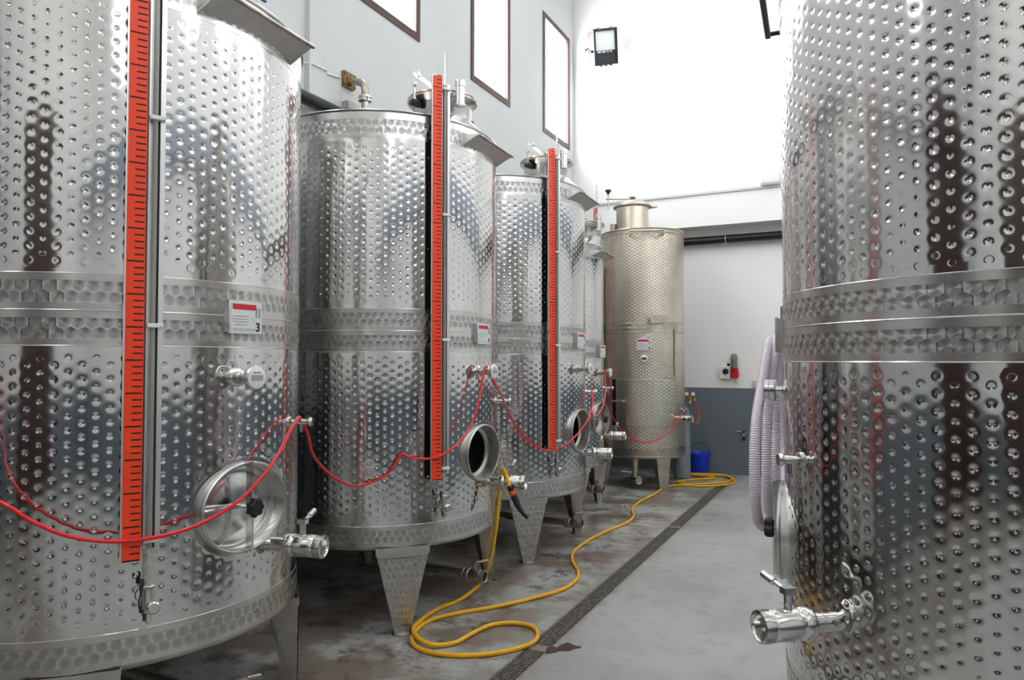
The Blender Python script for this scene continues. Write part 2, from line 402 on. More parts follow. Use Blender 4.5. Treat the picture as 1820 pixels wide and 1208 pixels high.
# ------------------------------------------------------------------ tank parts, in the tank's own frame (front = +X)
def fr(R, th, z, off=0.0):
    t = rad(th); er = V3(cos(t), sin(t), 0); et = V3(-sin(t), cos(t), 0)
    return er * (R + off) + EZ * z, er, et
def conform(R, th, z, u, v, off): return V3((R + off) * cos(rad(th) + u / R), (R + off) * sin(rad(th) + u / R), z + v)
def ellipse_strip(mb, fn_list, n=40):
    """fn_list: closed loops, each a function of angle to a point; skinned in order"""
    vs = []; fs = []
    for fn in fn_list: vs += [fn(2 * pi * i / n) for i in range(n)]
    for k in range(len(fn_list) - 1):
        for i in range(n):
            j = (i + 1) % n; fs.append((k * n + i, k * n + j, (k + 1) * n + j, (k + 1) * n + i))
    return mb.add(vs, fs)
def star_knob(mb, o, ax, r, h, lobes=7):
    x, y = perp(ax); ax = unit(ax); vs = []; n = lobes * 6; prof = ((.82, 0), (1, .18), (1, .75), (.80, 1))
    for f, hh in prof:
        for i in range(n):
            a = 2 * pi * i / n; rr = r * f * (1 + .11 * cos(lobes * a)); vs.append(o + ax * h * hh + x * rr * cos(a) + y * rr * sin(a))
    fs = [(k * n + i, k * n + (i + 1) % n, (k + 1) * n + (i + 1) % n, (k + 1) * n + i) for k in range(3) for i in range(n)]
    fs += [tuple(range(n - 1, -1, -1)), tuple(3 * n + i for i in range(n))]
    return mb.add(vs, fs)

def valve(parent, key, o, ax, s=1.0, lever=(0, -.35, .94), lev_len=.075, up=EZ, m=None):
    """pipe stub, union nut and ball valve body along ax, with a stem and lever on top"""
    m = m or M_pol; ax = unit(ax)
    def body():
        b = MB(); q = [(0.024, -.02), (.024, .050), (.036, .052), (.040, .058), (.040, .078), (.036, .084), (.034, .086), (.0345, .090), (.0385, .094), (.0385, .158),
                       (.036, .162), (.0395, .166), (.0405, .180), (.0395, .192), (.033, .194), (.029, .188), (.028, .120), (1e-4, .119)]
        b.lathe(o, ax, [(r * s, h * s) for r, h in q], 28, cap=False); return b
    p = cpart(key, 'outlet_valve', body, m, parent)
    def lev():
        b = MB(); c = o + ax * .112 * s; side = unit(np.cross(ax, up))
        b.rod(c + up * .03 * s, c + up * .078 * s, .011 * s, 12); b.box(c + up * .083 * s, ax * .016 * s, side * .012 * s, up * .008 * s)
        st = c + up * .078 * s; d = unit(ax * lever[0] + side * lever[1] + up * lever[2]) if True else up
        b.rod(st, st + d * lev_len * s, .0065 * s, 10); b.rod(st + d * (lev_len - .03) * s, st + d * (lev_len + .012) * s, .0105 * s, 12); return b
    cpart(key + 'h', 'valve_lever', lev, m, p)
    return p

def leg_parts(parent, key, R, zt, angs, wt=.16, wb=.046, m=None, ms=None):
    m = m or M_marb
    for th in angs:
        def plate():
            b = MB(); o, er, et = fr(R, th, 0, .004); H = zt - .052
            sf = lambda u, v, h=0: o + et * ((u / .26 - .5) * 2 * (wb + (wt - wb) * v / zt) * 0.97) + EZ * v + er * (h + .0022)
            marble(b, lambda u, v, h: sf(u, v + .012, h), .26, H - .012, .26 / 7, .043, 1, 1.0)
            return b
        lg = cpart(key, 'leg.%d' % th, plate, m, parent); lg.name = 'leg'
        def web():
            b = MB(); o, er, et = fr(R, th, 0, .002)
            for s_ in (-1, 1):       # folded side webs
                poly = [o + et * s_ * wb, o + et * s_ * wt + EZ * zt, o + et * s_ * wt * .80 + EZ * (zt + .03) - er * .15, o + et * s_ * wb * .6 - er * .045]
                b.prism(poly, -et * s_ * .004)
            b.prism([o + et * wb, o + et * wt + EZ * zt, o - et * wt + EZ * zt, o - et * wb], -er * .004)
            b.prism([o + et * wt * .985 + EZ * (zt - .035) + er * .001, o + et * wt * 1.01 + EZ * (zt + .012) + er * .001, o - et * wt * 1.01 + EZ * (zt + .012) + er * .001, o - et * wt * .985 + EZ * (zt - .035) + er * .001], er * .004)
            return b
        cpart(key, 'leg_web.%d' % th, web, ms or M_brush, lg).name = 'leg_web'
        def foot():
            o, er, et = fr(R, th, 0, -.01); b = MB(); b.lathe(o, EZ, [(.062, 0), (.062, .006), (.05, .010)], 20); return b
        cpart(key, 'foot_plate.%d' % th, foot, M_dull, lg).name = 'foot_plate'

def gauge_strip(parent, key, R, zb, zt, th=-32.0, red=None, tube_top=.16, wide=.030):
    red = red or M_red; off = .062
    o, er, et = fr(R, th, 0, off)
    def rail():
        b = MB(); b.box(o - er * .006 - et * .001 + EZ * (zb + zt) / 2, et * (wide + .003), er * .004, EZ * ((zt - zb) / 2 + .004)); return b
    sp = cpart(key, 'scale_rail', rail, M_alu, parent)
    def back():
        b = MB(); b.box(o - er * .013 - et * .001 + EZ * (zb + zt) / 2, et * (wide + .002), er * .0025, EZ * ((zt - zb) / 2)); return b
    cpart(key, 'scale_backing', back, M_black, sp)
    def strip():
        b = MB(); b.box(o + et * .002 + EZ * (zb + zt) / 2, et * wide, er * .002, EZ * (zt - zb) / 2); return b
    cpart(key, 'scale_strip', strip, red, sp)
    def ticks():
        b = MB(); n = int((zt - zb) / .0236)
        for i in range(n + 1):
            z = zb + .004 + i * .0236; big = i % 5 == 0
            u0, u1 = (-.026, .027) if big else (-.005, .027)
            b.box(o + er * .0022 + et * (.002 + (u0 + u1) / 2) + EZ * z, et * (u1 - u0) / 2, er * .0006, EZ * (.0026 if big else .0024))
        return b
    t = cpart(key, 'tick_marks', ticks, M_ink, sp); t['kind'] = 'stuff'
    o2, er2, et2 = fr(R, th + 4.6, 0, off - .012)
    def chan():      # aluminium channel beside the scale, carrying the sight tube
        b = MB(); c = o2 - er2 * .020 + EZ * (zb + zt) / 2; hh = EZ * ((zt - zb) / 2 - .03)
        b.box(c - er2 * .004, et2 * .026, er2 * .002, hh); b.box(c + et2 * .020 + er2 * .017, et2 * .0085, er2 * .0015, hh); b.box(c + et2 * .0275 + er2 * .006, et2 * .0012, er2 * .011, hh); b.box(c - et2 * .024 + er2 * .004, et2 * .0015, er2 * .009, hh)
        for z in (zb + .25, zt - .3): b.box(c * V3(1, 1, 0) - er2 * .018 + EZ * z, et2 * .02, er2 * .016, EZ * .02)
        return b
    cpart(key, 'tube_channel', chan, M_alu, parent)
    def slot():  # dark strip set into the channel beside the tube
        b = MB(); b.box(o2 - er2 * .0205 + et2 * .004 + EZ * (zb + zt) / 2, et2 * .014, er2 * .001, EZ * ((zt - zb) / 2 - .032)); return b
    cpart(key, 'channel_slot', slot, mat('channel_dark', (.10, .09, .08), .6), parent)
    def tube():
        b = MB(); b.rod(o2 + EZ * (zb - .10) - et2 * .006, o2 + EZ * (zt + tube_top) - et2 * .006, .0088, 12); return b
    cpart(key, 'sight_tube', tube, M_glass, parent)
    for k, f in enumerate((.015, .34, .66, .985)):
        def clip():
            b = MB(); c = o2 + EZ * (zb + .03 + f * (zt - zb - .06)); b.bbox(c + er2 * .004, et2 * .026, er2 * .011, EZ * .008, .002)
            b.rod(c + et2 * .022 - EZ * .006 + er2 * .012, c + et2 * .022 + EZ * .006 + er2 * .012, .006, 8); return b
        cpart(key, 'tube_clip.%d' % k, clip, M_white, parent).name = 'tube_clip'
    def cock():
        b = MB(); c, e, t_ = fr(R, th + 4.6, zb - .14, 0); q = c + e * (off - .012) - t_ * .006
        b.rod(q + EZ * .045, q - EZ * .055, .017, 14); b.rod(q + EZ * .032, q + EZ * .046, .021, 6); b.rod(q - EZ * .09, q - EZ * .05, .010, 10)
        b.rod(c - e * .01, q, .013, 12); b.rod(c - e * .002, c + e * .006, .026, 16)
        b.rod(q + e * .01 + t_ * .012 - EZ * .03, q + e * .036 + t_ * .012 - EZ * .03, .0225, 24); return b
    cpart(key, 'gauge_cock', cock, M_pol, parent)
    def hand():
        b = MB(); c, e, t_ = fr(R, th + 4.6, zb - .14, off - .012); q = c - t_ * .028
        b.bbox(q + EZ * .05, t_ * .008, e * .006, EZ * .022, .003); b.tube([q + EZ * .03, q - t_ * .010 - EZ * .005, q - t_ * .008 - EZ * .03, q + t_ * .01 - EZ * .05], .0025, 6)
        b.bbox(q + t_ * .010 - EZ * .058, t_ * .006, e * .006, EZ * .022, .003); return b
    cpart(key, 'gauge_cock_handle', hand, mat('dark_plastic', (.035, .034, .033), .45), parent)

def label_plate(parent, key, R, th, z, w=.165, h=.132, number=None):
    o, er, et = fr(R, th, z, .020)
    def plate():
        b = MB(); b.bbox(o, et * w / 2, EZ * h / 2, er * .004, .002); b.box(o - er * .012 - et * w * .44, et * .006, er * .012, EZ * h * .45); b.box(o - er * .012 + et * w * .30, et * .006, er * .010, EZ * h * .45); return b
    p = cpart(key, 'label_plate', plate, M_alu, parent)
    def card():
        b = MB(); b.box(o + er * .0045, et * w * .46, EZ * h * .45, er * .0008); return b
    cpart(key, 'label_card', card, M_lab, p)
    def band():
        b = MB(); b.box(o + er * .0058 - et * w * .06 + EZ * h * .33, et * w * .36, EZ * h * .085, er * .0004); return b
    cpart(key, 'red_band', band, M_labr, p)
    def lines():
        b = MB(); r = random.Random(3)
        for k in range(4): b.box(o + er * .0058 - et * w * (.17 + .02 * r.random()) + EZ * h * (.04 - .085 * k), et * w * (.24 - .05 * (k == 3)), EZ * h * .011, er * .0003)
        for k in range(2): b.box(o + er * .0058 + et * w * (.31 + .095 * k) + EZ * h * .17, et * w * .030, EZ * h * .15, er * .0003)
        for k in range(3): b.box(o + er * .0058 + et * w * (.17 + .03 * k) + EZ * h * (.02 - .07 * k), et * w * .035, EZ * h * .008, er * .0003)
        b.box(o + er * .0058 - et * w * .05 - EZ * h * .34, et * w * .36, EZ * h * .006, er * .0003); b.box(o + er * .0058 - et * w * .05 - EZ * h * .38, et * w * .36, EZ * h * .006, er * .0003)
        return b
    l = cpart(key, 'printed_lines', lines, M_labg, p); l['kind'] = 'stuff'
    if number:
        cu = bpy.data.curves.new('printed_number', 'FONT'); cu.body = number; cu.size = h * .38; cu.align_x = 'CENTER'; cu.extrude = .0003; cu.offset = .0012
        cu.materials.append(M_ink); ft_ = bpy.data.objects.new('printed_number', cu); COL.objects.link(ft_); bpy.context.view_layer.update()
        me = bpy.data.meshes.new_from_object(ft_.evaluated_get(bpy.context.evaluated_depsgraph_get())); bpy.data.objects.remove(ft_); f = link('printed_number', me, p)
        from mathutils import Matrix
        q = o + er * .0062 + et * w * .355 - EZ * h * .40
        f.matrix_local = Matrix(((et[0], 0, er[0], q[0]), (et[1], 0, er[1], q[1]), (et[2], 1, er[2], q[2]), (0, 0, 0, 1)))
    else:
        def smudge():
            b = MB(); b.box(o + er * .0058 + et * w * .355 - EZ * h * .29, et * w * .035, EZ * h * .10, er * .0003); return b
        cpart(key, 'printed_mark', smudge, M_ink, p)

def thermometer(parent, key, R, th, z, digital=True, L=.105):
    o, er, et = fr(R, th, z)
    def sleeve():
        b = MB(); b.lathe(o, er, [(.038, -.006), (.038, .010), (.032, .014), (.025, .016), (.025, .042), (.014, .046), (.014, L - .026), (.021, L - .024), (.025, L - .018), (.045, L - .016), (.048, L - .010), (.048, L + .010), (.044, L + .013)], 28); return b
    p = cpart(key, 'thermometer', sleeve, M_brush, parent)
    def face():
        b = MB(); b.lathe(o, er, [(.0435, L + .010), (.0435, L + .0145), (.042, L + .0155)], 28); return b
    cpart(key, 'dial_face', face, M_white, p)
    def lcd():
        b = MB(); b.box(o + er * (L + .0158) - EZ * .001, et * .028, EZ * .0115, er * .0006); return b
    cpart(key, 'display', lcd, M_lcd if digital else M_ink, p)
    if digital:
        def mark():
            b = MB(); r = random.Random(2)
            for k in range(7): b.box(o + er * (L + .0158) + et * (-.016 + .0052 * k) + EZ * .0195, et * .0018, EZ * (.0018 + .0018 * r.random()), er * .0004)
            return b
        cpart(key, 'red_marking', mark, M_labr, p)['kind'] = 'stuff'

def sample_cock(parent, key, R, th, z, L=.10):
    o, er, et = fr(R, th, z)
    def body():
        b = MB(); b.lathe(o, er, [(.026, -.004), (.026, .008), (.018, .012), (.0115, .013), (.0115, L * .45), (.014, L * .46), (.014, L * .82), (.011, L * .83), (.011, L * .9), (.0215, L * .92), (.0225, L), (.019, L + .007)], 20)
        b.rod(o + er * L * .55 - EZ * .010, o + er * L * .55 - EZ * .046, .0085, 10); return b
    return cpart(key, 'sample_cock', body, M_pol, parent)

def manhole(parent, key, R, th, z, ha=.212, hb=.172, closed=True, proj=.012):
    o, er, et = fr(R, th, z); flat = lambda t, k, x: o + et * (ha + k) * cos(t) + EZ * (hb + k) * sin(t) + er * x
    def ringplate():
        b = MB(); n = 48
        con = lambda k, off: (lambda t: conform(R, th, z, (ha + k) * cos(t), (hb + k) * sin(t), off))
        ellipse_strip(b, [con(.046, -.0035), con(.036, -.0002), con(.022, .0003), con(.0, .0006), con(-.004, .0006)], n); return b
    p0 = cpart(key, 'manhole_ring', ringplate, M_shell, parent)
    def collar():
        b = MB(); n = 56
        ellipse_strip(b, [lambda t: conform(R, th, z, (ha + .004) * cos(t), (hb + .004) * sin(t), -.01), lambda t: flat(t, .004, proj - .012), lambda t: flat(t, .010, proj - .005), lambda t: flat(t, .010, proj + .002),
                          lambda t: flat(t, .005, proj + .006), lambda t: flat(t, -.002, proj + .003), lambda t: flat(t, -.004, proj - .01), lambda t: flat(t, -.006, -.065), lambda t: flat(t, -.030, -.072), lambda t: flat(t, -.032, -.080)], n); return b
    c = cpart(key, 'manhole_collar', collar, mat('collar_steel', (.56, .55, .53), .34, 1.0), parent, 28)
    D = -.058 if closed else -.30
    def door():
        b = MB()
        if closed: tilt = lambda p: p
        else:
            a = rad(68); ca, sa = cos(a), sin(a)
            def tilt(p):
                d = p - o; x, u = np.dot(d, er) - D, np.dot(d, et); return o + er * (D + x * ca - u * sa) + et * (x * sa + u * ca + .03) + EZ * np.dot(d, EZ)
        el = lambda s, x: (lambda t: tilt(o + et * (ha * s) * cos(t) + EZ * (hb * s) * sin(t) + er * (D + x)))
        ellipse_strip(b, [el(.995, -.02), el(.995, .0), el(.94, .006), el(.90, .002), el(.7, .012), el(.4, .020), el(.12, .023), el(.001, .0235)], 48); return b
    d = cpart(key + str(closed), 'manhole_door', door, M_pol if closed else M_dull, parent, 60)
    if closed:
        def clamp():
            b = MB(); x = proj + .006
            for s_ in (-1, 1): b.box(o + EZ * s_ * hb * .55 + er * (x + .010), et * .0045, EZ * hb * .47, er * .014)
            b.box(o + er * (x + .012), et * .005, EZ * hb * 1.02, er * .017); b.box(o + EZ * hb * 1.02 + er * (x + .004), et * .014, EZ * .007, er * .012); b.box(o - EZ * hb * 1.02 + er * (x + .004), et * .012, EZ * .007, er * .012)
            b.rod(o + er * D, o + er * (x + .03), .009, 12); return b
        cl = cpart(key, 'clamp_bar', clamp, M_pol, d)
        def arm():
            b = MB(); b.tube([o - et * ha * .93 + er * (-.02) + EZ * .012, o - et * ha * .6 + er * (D + .05) + EZ * .012, o - et * .01 + er * (D + .045)], .008, 8); return b
        cpart(key, 'hinge_arm', arm, M_pol, d)
        def knob():
            b = MB(); star_knob(b, o + er * (proj + .030), er, .036, .034, 7); return b
        cpart(key, 'clamp_knob', knob, M_black, d)

def lifting_bracket(parent, key, R, z, th=3.0, half=.265, out=.085):
    def sheet():
        b = MB(); o, er, et = fr(R, th, z); ins = lambda y: -(R - math.sqrt(max(R * R - y * y, 0)))
        n = 10; top = [o + et * (half * (2 * i / n - 1)) + er * (ins(half * (2 * i / n - 1)) + .001) + EZ * .0 for i in range(n + 1)]
        edge = [o + et * half + er * out + EZ * 0, o - et * half + er * out]
        for i in range(n): b.prism([top[i] - EZ * .045, top[i + 1] - EZ * .045, o + et * (half * (2 * (i + 1) / n - 1)) + er * out, o + et * (half * (2 * i / n - 1)) + er * out], EZ * .004)
        for s_ in (-1, 1):
            y = s_ * half; a = o + et * y + er * (ins(y) - .002); b.prism([a + EZ * .02, o + et * y + er * out + EZ * .004, a - EZ * .062], -et * s_ * .004)
        return b
    p = cpart(key, 'lifting_bracket', sheet, mat('bracket_steel', (.80, .79, .77), .45, .85, noise=.1, nscale=12), parent, 20)
    def bar():
        b = MB(); o, er, et = fr(R, th, z); b.rod(o + er * out - et * (half + .004), o + er * out + et * (half + .004), .0085, 12); return b
    cpart(key, 'bracket_bar', bar, M_dull, p)

def cone_loops(R, z0, nc, nr, z1, n=72, steps=6):
    """eccentric cone from the rim circle to the neck circle centred nc"""
    b = MB(); vs = []; fs = []
    for k in range(steps + 1):
        f = k / steps
        for i in range(n):
            a = 2 * pi * i / n; p = V3(R * cos(a), R * sin(a), z0) * (1 - f) + V3(nc[0] + nr * cos(a), nc[1] + nr * sin(a), z1) * f; vs.append(p)
    for k in range(steps):
        for i in range(n):
            j = (i + 1) % n; fs.append((k * n + i, k * n + j, (k + 1) * n + j, (k + 1) * n + i))
    return b.add(vs, fs)

def top_manway(parent, key, nc, z0, r=.195, h=.125):
    c = V3(nc[0], nc[1], 0)
    def neck():
        b = MB(); b.lathe(c + EZ * (z0 - .06), EZ, [(r, 0), (r, h + .02), (r + .006, h + .032), (r + .034, h + .055), (r + .040, h + .060), (r + .040, h + .066), (r + .030, h + .066), (r - .004, h + .05)], 48, cap=False); return b
    p = cpart(key, 'top_manway', neck, M_brush, parent)
    def gasket():
        b = MB(); b.lathe(c + EZ * (z0 + h + .004), EZ, [(r + .030, 0), (r + .039, .003), (r + .039, .010), (r + .03, .013)], 48, cap=False); return b
    cpart(key, 'gasket', gasket, M_gasket, p)
    def lid():
        b = MB(); b.lathe(c + EZ * (z0 + h + .014), EZ, [(r + .036, 0), (r + .040, .004), (r + .036, .010), (r * .8, .024), (r * .4, .036), (.001, .040)], 48, cap=False); return b
    cpart(key, 'manway_lid', lid, M_pol, p)
    def arm():
        b = MB(); z = z0 + h + .062; a = c - EY * (r + .085) + EZ * (z + .025); e = c + EY * (r + .055) + EZ * (z - .012); m_ = c + EZ * (z + .022)
        b.prism([a + EX * .012, a - EX * .012, m_ - EX * .030, e - EX * .016, e + EX * .016, m_ + EX * .030], EZ * .012)
        for s_ in (-1, 1): b.prism([a + EX * s_ * .006, a + EX * s_ * .020, a + EX * s_ * .026 - EY * .035 + EZ * .018, a + EX * s_ * .012 - EY * .035 + EZ * .018], EZ * .012)
        b.rod(m_ - EZ * .03, m_ + EZ * .03, .022, 16); b.box(e - EZ * .02, EX * .018, EY * .010, EZ * .03); return b
    cpart(key, 'lid_arm', arm, M_brush, p)
    def bolt():
        b = MB(); q = c - EY * (r + .026) - EX * .075; b.rod(q + EZ * (z0 + h + .07), q + EZ * (z0 + .085), .008, 10); b.rod(q + EZ * (z0 + h + .066), q + EZ * (z0 + h + .09), .016, 12); return b
    bo = cpart(key, 'lid_bolt', bolt, M_pol, p)
    def knob():
        b = MB(); q = c - EY * (r + .034) - EX * .072 + EZ * (z0 + .052); star_knob(b, q, EZ + EX * .35, .034, .045, 6); return b
    cpart(key, 'lid_knob', knob, M_black, bo)
    def relief():
        b = MB(); q = c + EX * (r + .035) - EY * .155
        b.lathe(q + EZ * (z0 + .03), EZ, [(.026, 0), (.034, .002), (.034, .012), (.031, .016), (.031, .120), (.034, .124), (.034, .160), (.030, .164), (.024, .166), (.022, .15)], 24)
        b.tube([q + EZ * (z0 + .075), q + EZ * (z0 + .08) + unit(-EX + EY * .7) * .05, c + unit(EX - EY * .75) * (r - .01) + EZ * (z0 + .07)], .017, 12); return b
    cpart(key, 'relief_valve', relief, M_pol, parent)
    def side():
        b = MB(); q = c + EY * (r - .01) + EX * .04 + EZ * (z0 + .075); b.rod(q, q + EY * .11, .012, 12); b.rod(q + EY * .055, q + EY * .085, .017, 12); b.rod(q + EY * .07, q + EY * .07 + EZ * .03, .006, 8); return b
    sd = cpart(key, 'vent_cock', side, M_dull, parent)
    def lev():
        b = MB(); q = c + EY * (r + .060) + EX * .04 + EZ * (z0 + .107); b.bbox(q + EY * .045, EX * .008, EY * .055, EZ * .003, .001); return b
    cpart(key, 'vent_cock_lever', lev, M_bluel, sd)

def wine_tank(key, label, loc, rz, R=.779, zb=.492, zbt=.631, zl=1.655, zm=1.781, zu=1.912, zc=2.930, zt=3.094, ncol=100, closed=True, number=None, valve_th=14, fine=2,
              strip=(.892, 3.325), drain=True, mh=(0.5, 1.01), red=None, gauge_z=1.535, valve_z=.815, cock=(25, 1.325), lab_z=1.775, lever=(0, -.95, .30), tilt_front=True, neck_off=.47, cock_L=.10, leg_angs=(-45, 45, 135, -135), label_no=None, extra=True):
    t = thing('wine_tank', label, 'wine tank', loc, rz, 'stainless steel wine tanks')
    hole = (mh[0], mh[1], .232, .192) if mh else None
    cpart(key, 'upper_shell', lambda: dimple_shell('upper_shell', M_shell, R, zu, zc, ncol, fine=fine), M_shell, t)
    cpart(key, 'lower_shell', lambda: dimple_shell('lower_shell', M_shell, R, zbt, zl, ncol, hole=hole, fine=fine), M_shell, t)
    pv = 2 * pi * R / ncol / .866
    for k, (a, c) in enumerate(((zbt, zbt + 1.35 * pv), (zl - 1.35 * pv, zl), (zu, zu + 1.35 * pv), (zc - 1.35 * pv, zc))):
        cpart(key, 'sheet_edge.%d' % k, lambda: ring(MB(), R - .0004, a, c, 120), M_shell, t).name = 'sheet_edge'
    for k, (a, c) in enumerate(((zl, zl + .024), (zm - .028, zm + .026), (zu - .026, zu), (zc, zc + .022), (zt - .050, zt), (zbt - .026, zbt), (zb + .022, zb + .040))):
        cpart(key, 'plain_strip.%d' % k, lambda: ring(MB(), R + .0008, a, c, 120), M_brush, t).name = 'plain_strip'
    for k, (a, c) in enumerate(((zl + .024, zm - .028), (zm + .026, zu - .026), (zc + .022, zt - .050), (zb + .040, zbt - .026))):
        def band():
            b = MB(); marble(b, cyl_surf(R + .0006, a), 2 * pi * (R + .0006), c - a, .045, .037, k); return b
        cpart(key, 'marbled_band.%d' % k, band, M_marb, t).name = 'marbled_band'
    for k, (z, r) in enumerate(((zl, .0024), (zm, .0028), (zu, .0016), (zbt, .0012))):
        n = 120; cpart(key, 'weld_seam.%d' % k, lambda: MB().tube([V3((R + .0002) * cos(2 * pi * i / n), (R + .0002) * sin(2 * pi * i / n), z) for i in range(n)], r, 6, closed=True), M_pol, t).name = 'weld_seam'
    def rim():
        b = MB(); n = 120; b.tube([V3((R + .003) * cos(2 * pi * i / n), (R + .003) * sin(2 * pi * i / n), zt) for i in range(n)], .0075, 8, closed=True); return b
    cpart(key, 'top_rim', rim, M_pol, t)
    def bottom():
        b = MB(); b.lathe((0, 0, 0), EZ, [(R + .0006, zb + .024), (R + .0006, zb + .014), (R - .006, zb + .003), (R - .02, zb - .006), (R * .6, zb - .035), (R * .2, zb - .055), (.06, zb - .06)], 96); return b
    cpart(key, 'dished_bottom', bottom, M_brush, t)
    cpart(key, 'cone_top', lambda: cone_loops(R, zt, (neck_off * R / .779, 0), .197, zt + .108), M_brush, t)
    top_manway(t, key, (neck_off * R / .779, 0), zt + .112)
    if extra and key == 'R':
        def lbar():
            b = MB(); o, er, et = fr(R, 3, zt - .045); b.bbox(o + er * .058 + et * .02, er * .011, EZ * .011, et * .31, .003)
            for s_ in (-1, 1): b.rod(o + er * .058 + et * (.02 + s_ * .29), o + et * (.02 + s_ * .29) - er * .06, .009, 10)
            return b
        cpart(key, 'lifting_bar', lbar, M_lampb, t)
    elif extra: lifting_bracket(t, key, R, zt - .085)
    leg_parts(t, key, R, zb + .002, leg_angs)
    if strip: gauge_strip(t, key + ('p' if red else ''), R, strip[0], strip[1], red=red, tube_top=.33 if red else .16)
    if not extra: return t
    label_plate(t, key, R, -1.2, lab_z, number=number)
    thermometer(t, key, R, -3.0, gauge_z)
    sample_cock(t, key + ('s' if cock_L < .09 else ''), R, cock[0], cock[1], cock_L)
    if mh: manhole(t, key, R, mh[0], mh[1], closed=closed)
    o, er, et = fr(R, valve_th, valve_z); valve(t, key + 'v%d' % valve_th, o, er, 1.24, lever)
    if drain:
        def pipe():
            b = MB(); b.rod((.10, 0, .215), (R - .12, 0, .215), .028, 16); b.tube([(0, 0, zb - .05), (0, 0, .27), (.03, 0, .23), (.11, 0, .215)], .028, 16)
            b.rod((R - .145, 0, .215), (R - .12, 0, .215), .042, 20); return b
        dp = cpart(key, 'drain_pipe', pipe, M_dull, t)
        def dv():
            b = MB(); b.lathe((R - .12, 0, .215), EX, [(.030, 0), (.044, .002), (.044, .028), (.037, .034), (.040, .04), (.040, .112), (.036, .116), (.043, .12), (.043, .142), (.034, .144), (.031, .14), (.03, .08), (.001, .079)], 24); return b
        d = cpart(key, 'drain_valve', dv, M_dull, t)
        def dl():
            b = MB(); q = V3(R - .05, 0, .25); b.rod(q, q + EZ * .045, .010, 10); b.box(q + EZ * .05, EX * .014, EY * .012, EZ * .010); b.rod(q + EZ * .048, q + EZ * .035 + EY * .11 + EX * .03, .007, 8); b.rod(q + EZ * .042 + EY * .06 + EX * .015, q + EZ * .034 + EY * .12 + EX * .033, .010, 10); return b
        cpart(key, 'drain_lever', dl, M_dull, d)
    return t
# ------------------------------------------------------------------ the room
DX0, DX1 = -1.702, -1.578       # floor drain slot
def floor():
    b = MB(); b.abox(XL - .3, DX0, YF - .3, YB + .3, -.2, 0); b.abox(DX1, XR + .3, YF - .3, YB + .3, -.2, 0); b.abox(DX0, DX1, 9.42, YB + .3, -.2, 0); b.abox(DX0, DX1, YF - .3, .4, -.2, 0); return b
fl = struct('floor', floor(), M_floor)
def patch():
    pts = [(-1.600, 3.665), (-1.575, 3.700), (-1.548, 3.690), (-1.545, 3.735), (-1.520, 3.785), (-1.490, 3.775), (-1.462, 3.760), (-1.432, 3.768), (-1.428, 3.745), (-1.452, 3.722), (-1.462, 3.690), (-1.492, 3.668), (-1.520, 3.655), (-1.530, 3.625), (-1.566, 3.585), (-1.578, 3.600)]
    b = MB(); b.prism([V3(x, y, .0005) for x, y in pts], EZ * .0022); return b
obj('broken_patch', patch(), M_broken, fl)

WZ0, WZ1 = 4.78, 6.48
LWIN = [(-1.35 + 2.02 * k - 1.0, -1.35 + 2.02 * k) for k in range(0, 6)]
LWIN = [(y0 - .0, y1) for y0, y1 in [(8.88 - 2.02 * k, 9.87 - 2.02 * k) for k in range(6)]]
FILL_WIN = [(7.6 - 2.02 * k, 8.6 - 2.02 * k) for k in range(6)]
def side_wall(x0, x1, wins, door=None):
    b = MB(); b.abox(x0, x1, YF - .3, YB + .3, PAINT, WZ0); b.abox(x0, x1, YF - .3, YB + .3, WZ1, ZC + .3); y = YF - .3
    for a, c in sorted(wins): b.abox(x0, x1, y, a, WZ0, WZ1); y = c
    b.abox(x0, x1, y, YB + .3, WZ0, WZ1); return b
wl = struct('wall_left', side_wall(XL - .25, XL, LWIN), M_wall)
b = MB(); b.abox(XL - .25, XL, YF - .3, YB + .3, 0, PAINT); struct('painted_dado', b, M_blue, wl)
wr = struct('wall_right', side_wall(XR, XR + .25, FILL_WIN), M_wallu)
b = MB(); b.abox(XR, XR + .25, YF - .3, YB + .3, 0, PAINT); struct('painted_dado', b, M_blue, wr)
b = MB(); b.abox(XL, XR, YB, YB + .25, PAINT, 3.55); wb = struct('wall_back', b, M_wallu)
b = MB(); b.abox(XL, XR, YB, YB + .25, 0, PAINT); struct('painted_dado', b, M_blue, wb)
b = MB(); b.abox(XL, XR, 10.06, YB + .25, 3.50, ZC); struct('upper_wall', b, M_wallu, wb)
b = MB(); b.abox(XL, XR, YF - .25, YF, PAINT, ZC); wf = struct('wall_front', b, M_wallu)
b = MB(); b.abox(XL, XR, YF - .25, YF, 0, PAINT); struct('painted_dado', b, M_blue, wf)
b = MB(); b.abox(XL - .3, XR + .3, YF - .3, YB + .3, ZC, ZC + .2); cl = struct('ceiling', b, M_ceil)
for k, x in enumerate((-2.2, .6)):  # glowing panels added overhead, out of view, to fill the room with light
    for j, y in enumerate((-2.5, 2.2, 6.9)):
        b = MB(); b.abox(x - .55, x + .55, y - 1.3, y + 1.3, ZC - .03, ZC - .005); struct('ceiling_fill_panel', b, M_fill_top, cl)
def window(n, x, s, y0, y1, pm):       # s: direction into the room
    w = .072; b = MB()
    for a in ((y0, y0 + w, WZ0, WZ1), (y1 - w, y1, WZ0, WZ1), (y0 + w, y1 - w, WZ0, WZ0 + w), (y0 + w, y1 - w, WZ1 - w, WZ1)):
        b.abox(min(x - s * .060, x + s * .012), max(x - s * .060, x + s * .012), a[0], a[1], a[2], a[3])
    f = struct('window_%d' % n, b, M_frame)
    c = MB(); xx = x - s * .030; c.abox(xx - .006, xx + .006, y0 + w - .004, y1 - w + .004, WZ0 + w - .004, WZ1 - w + .004); obj('glass_pane', c, pm, f)
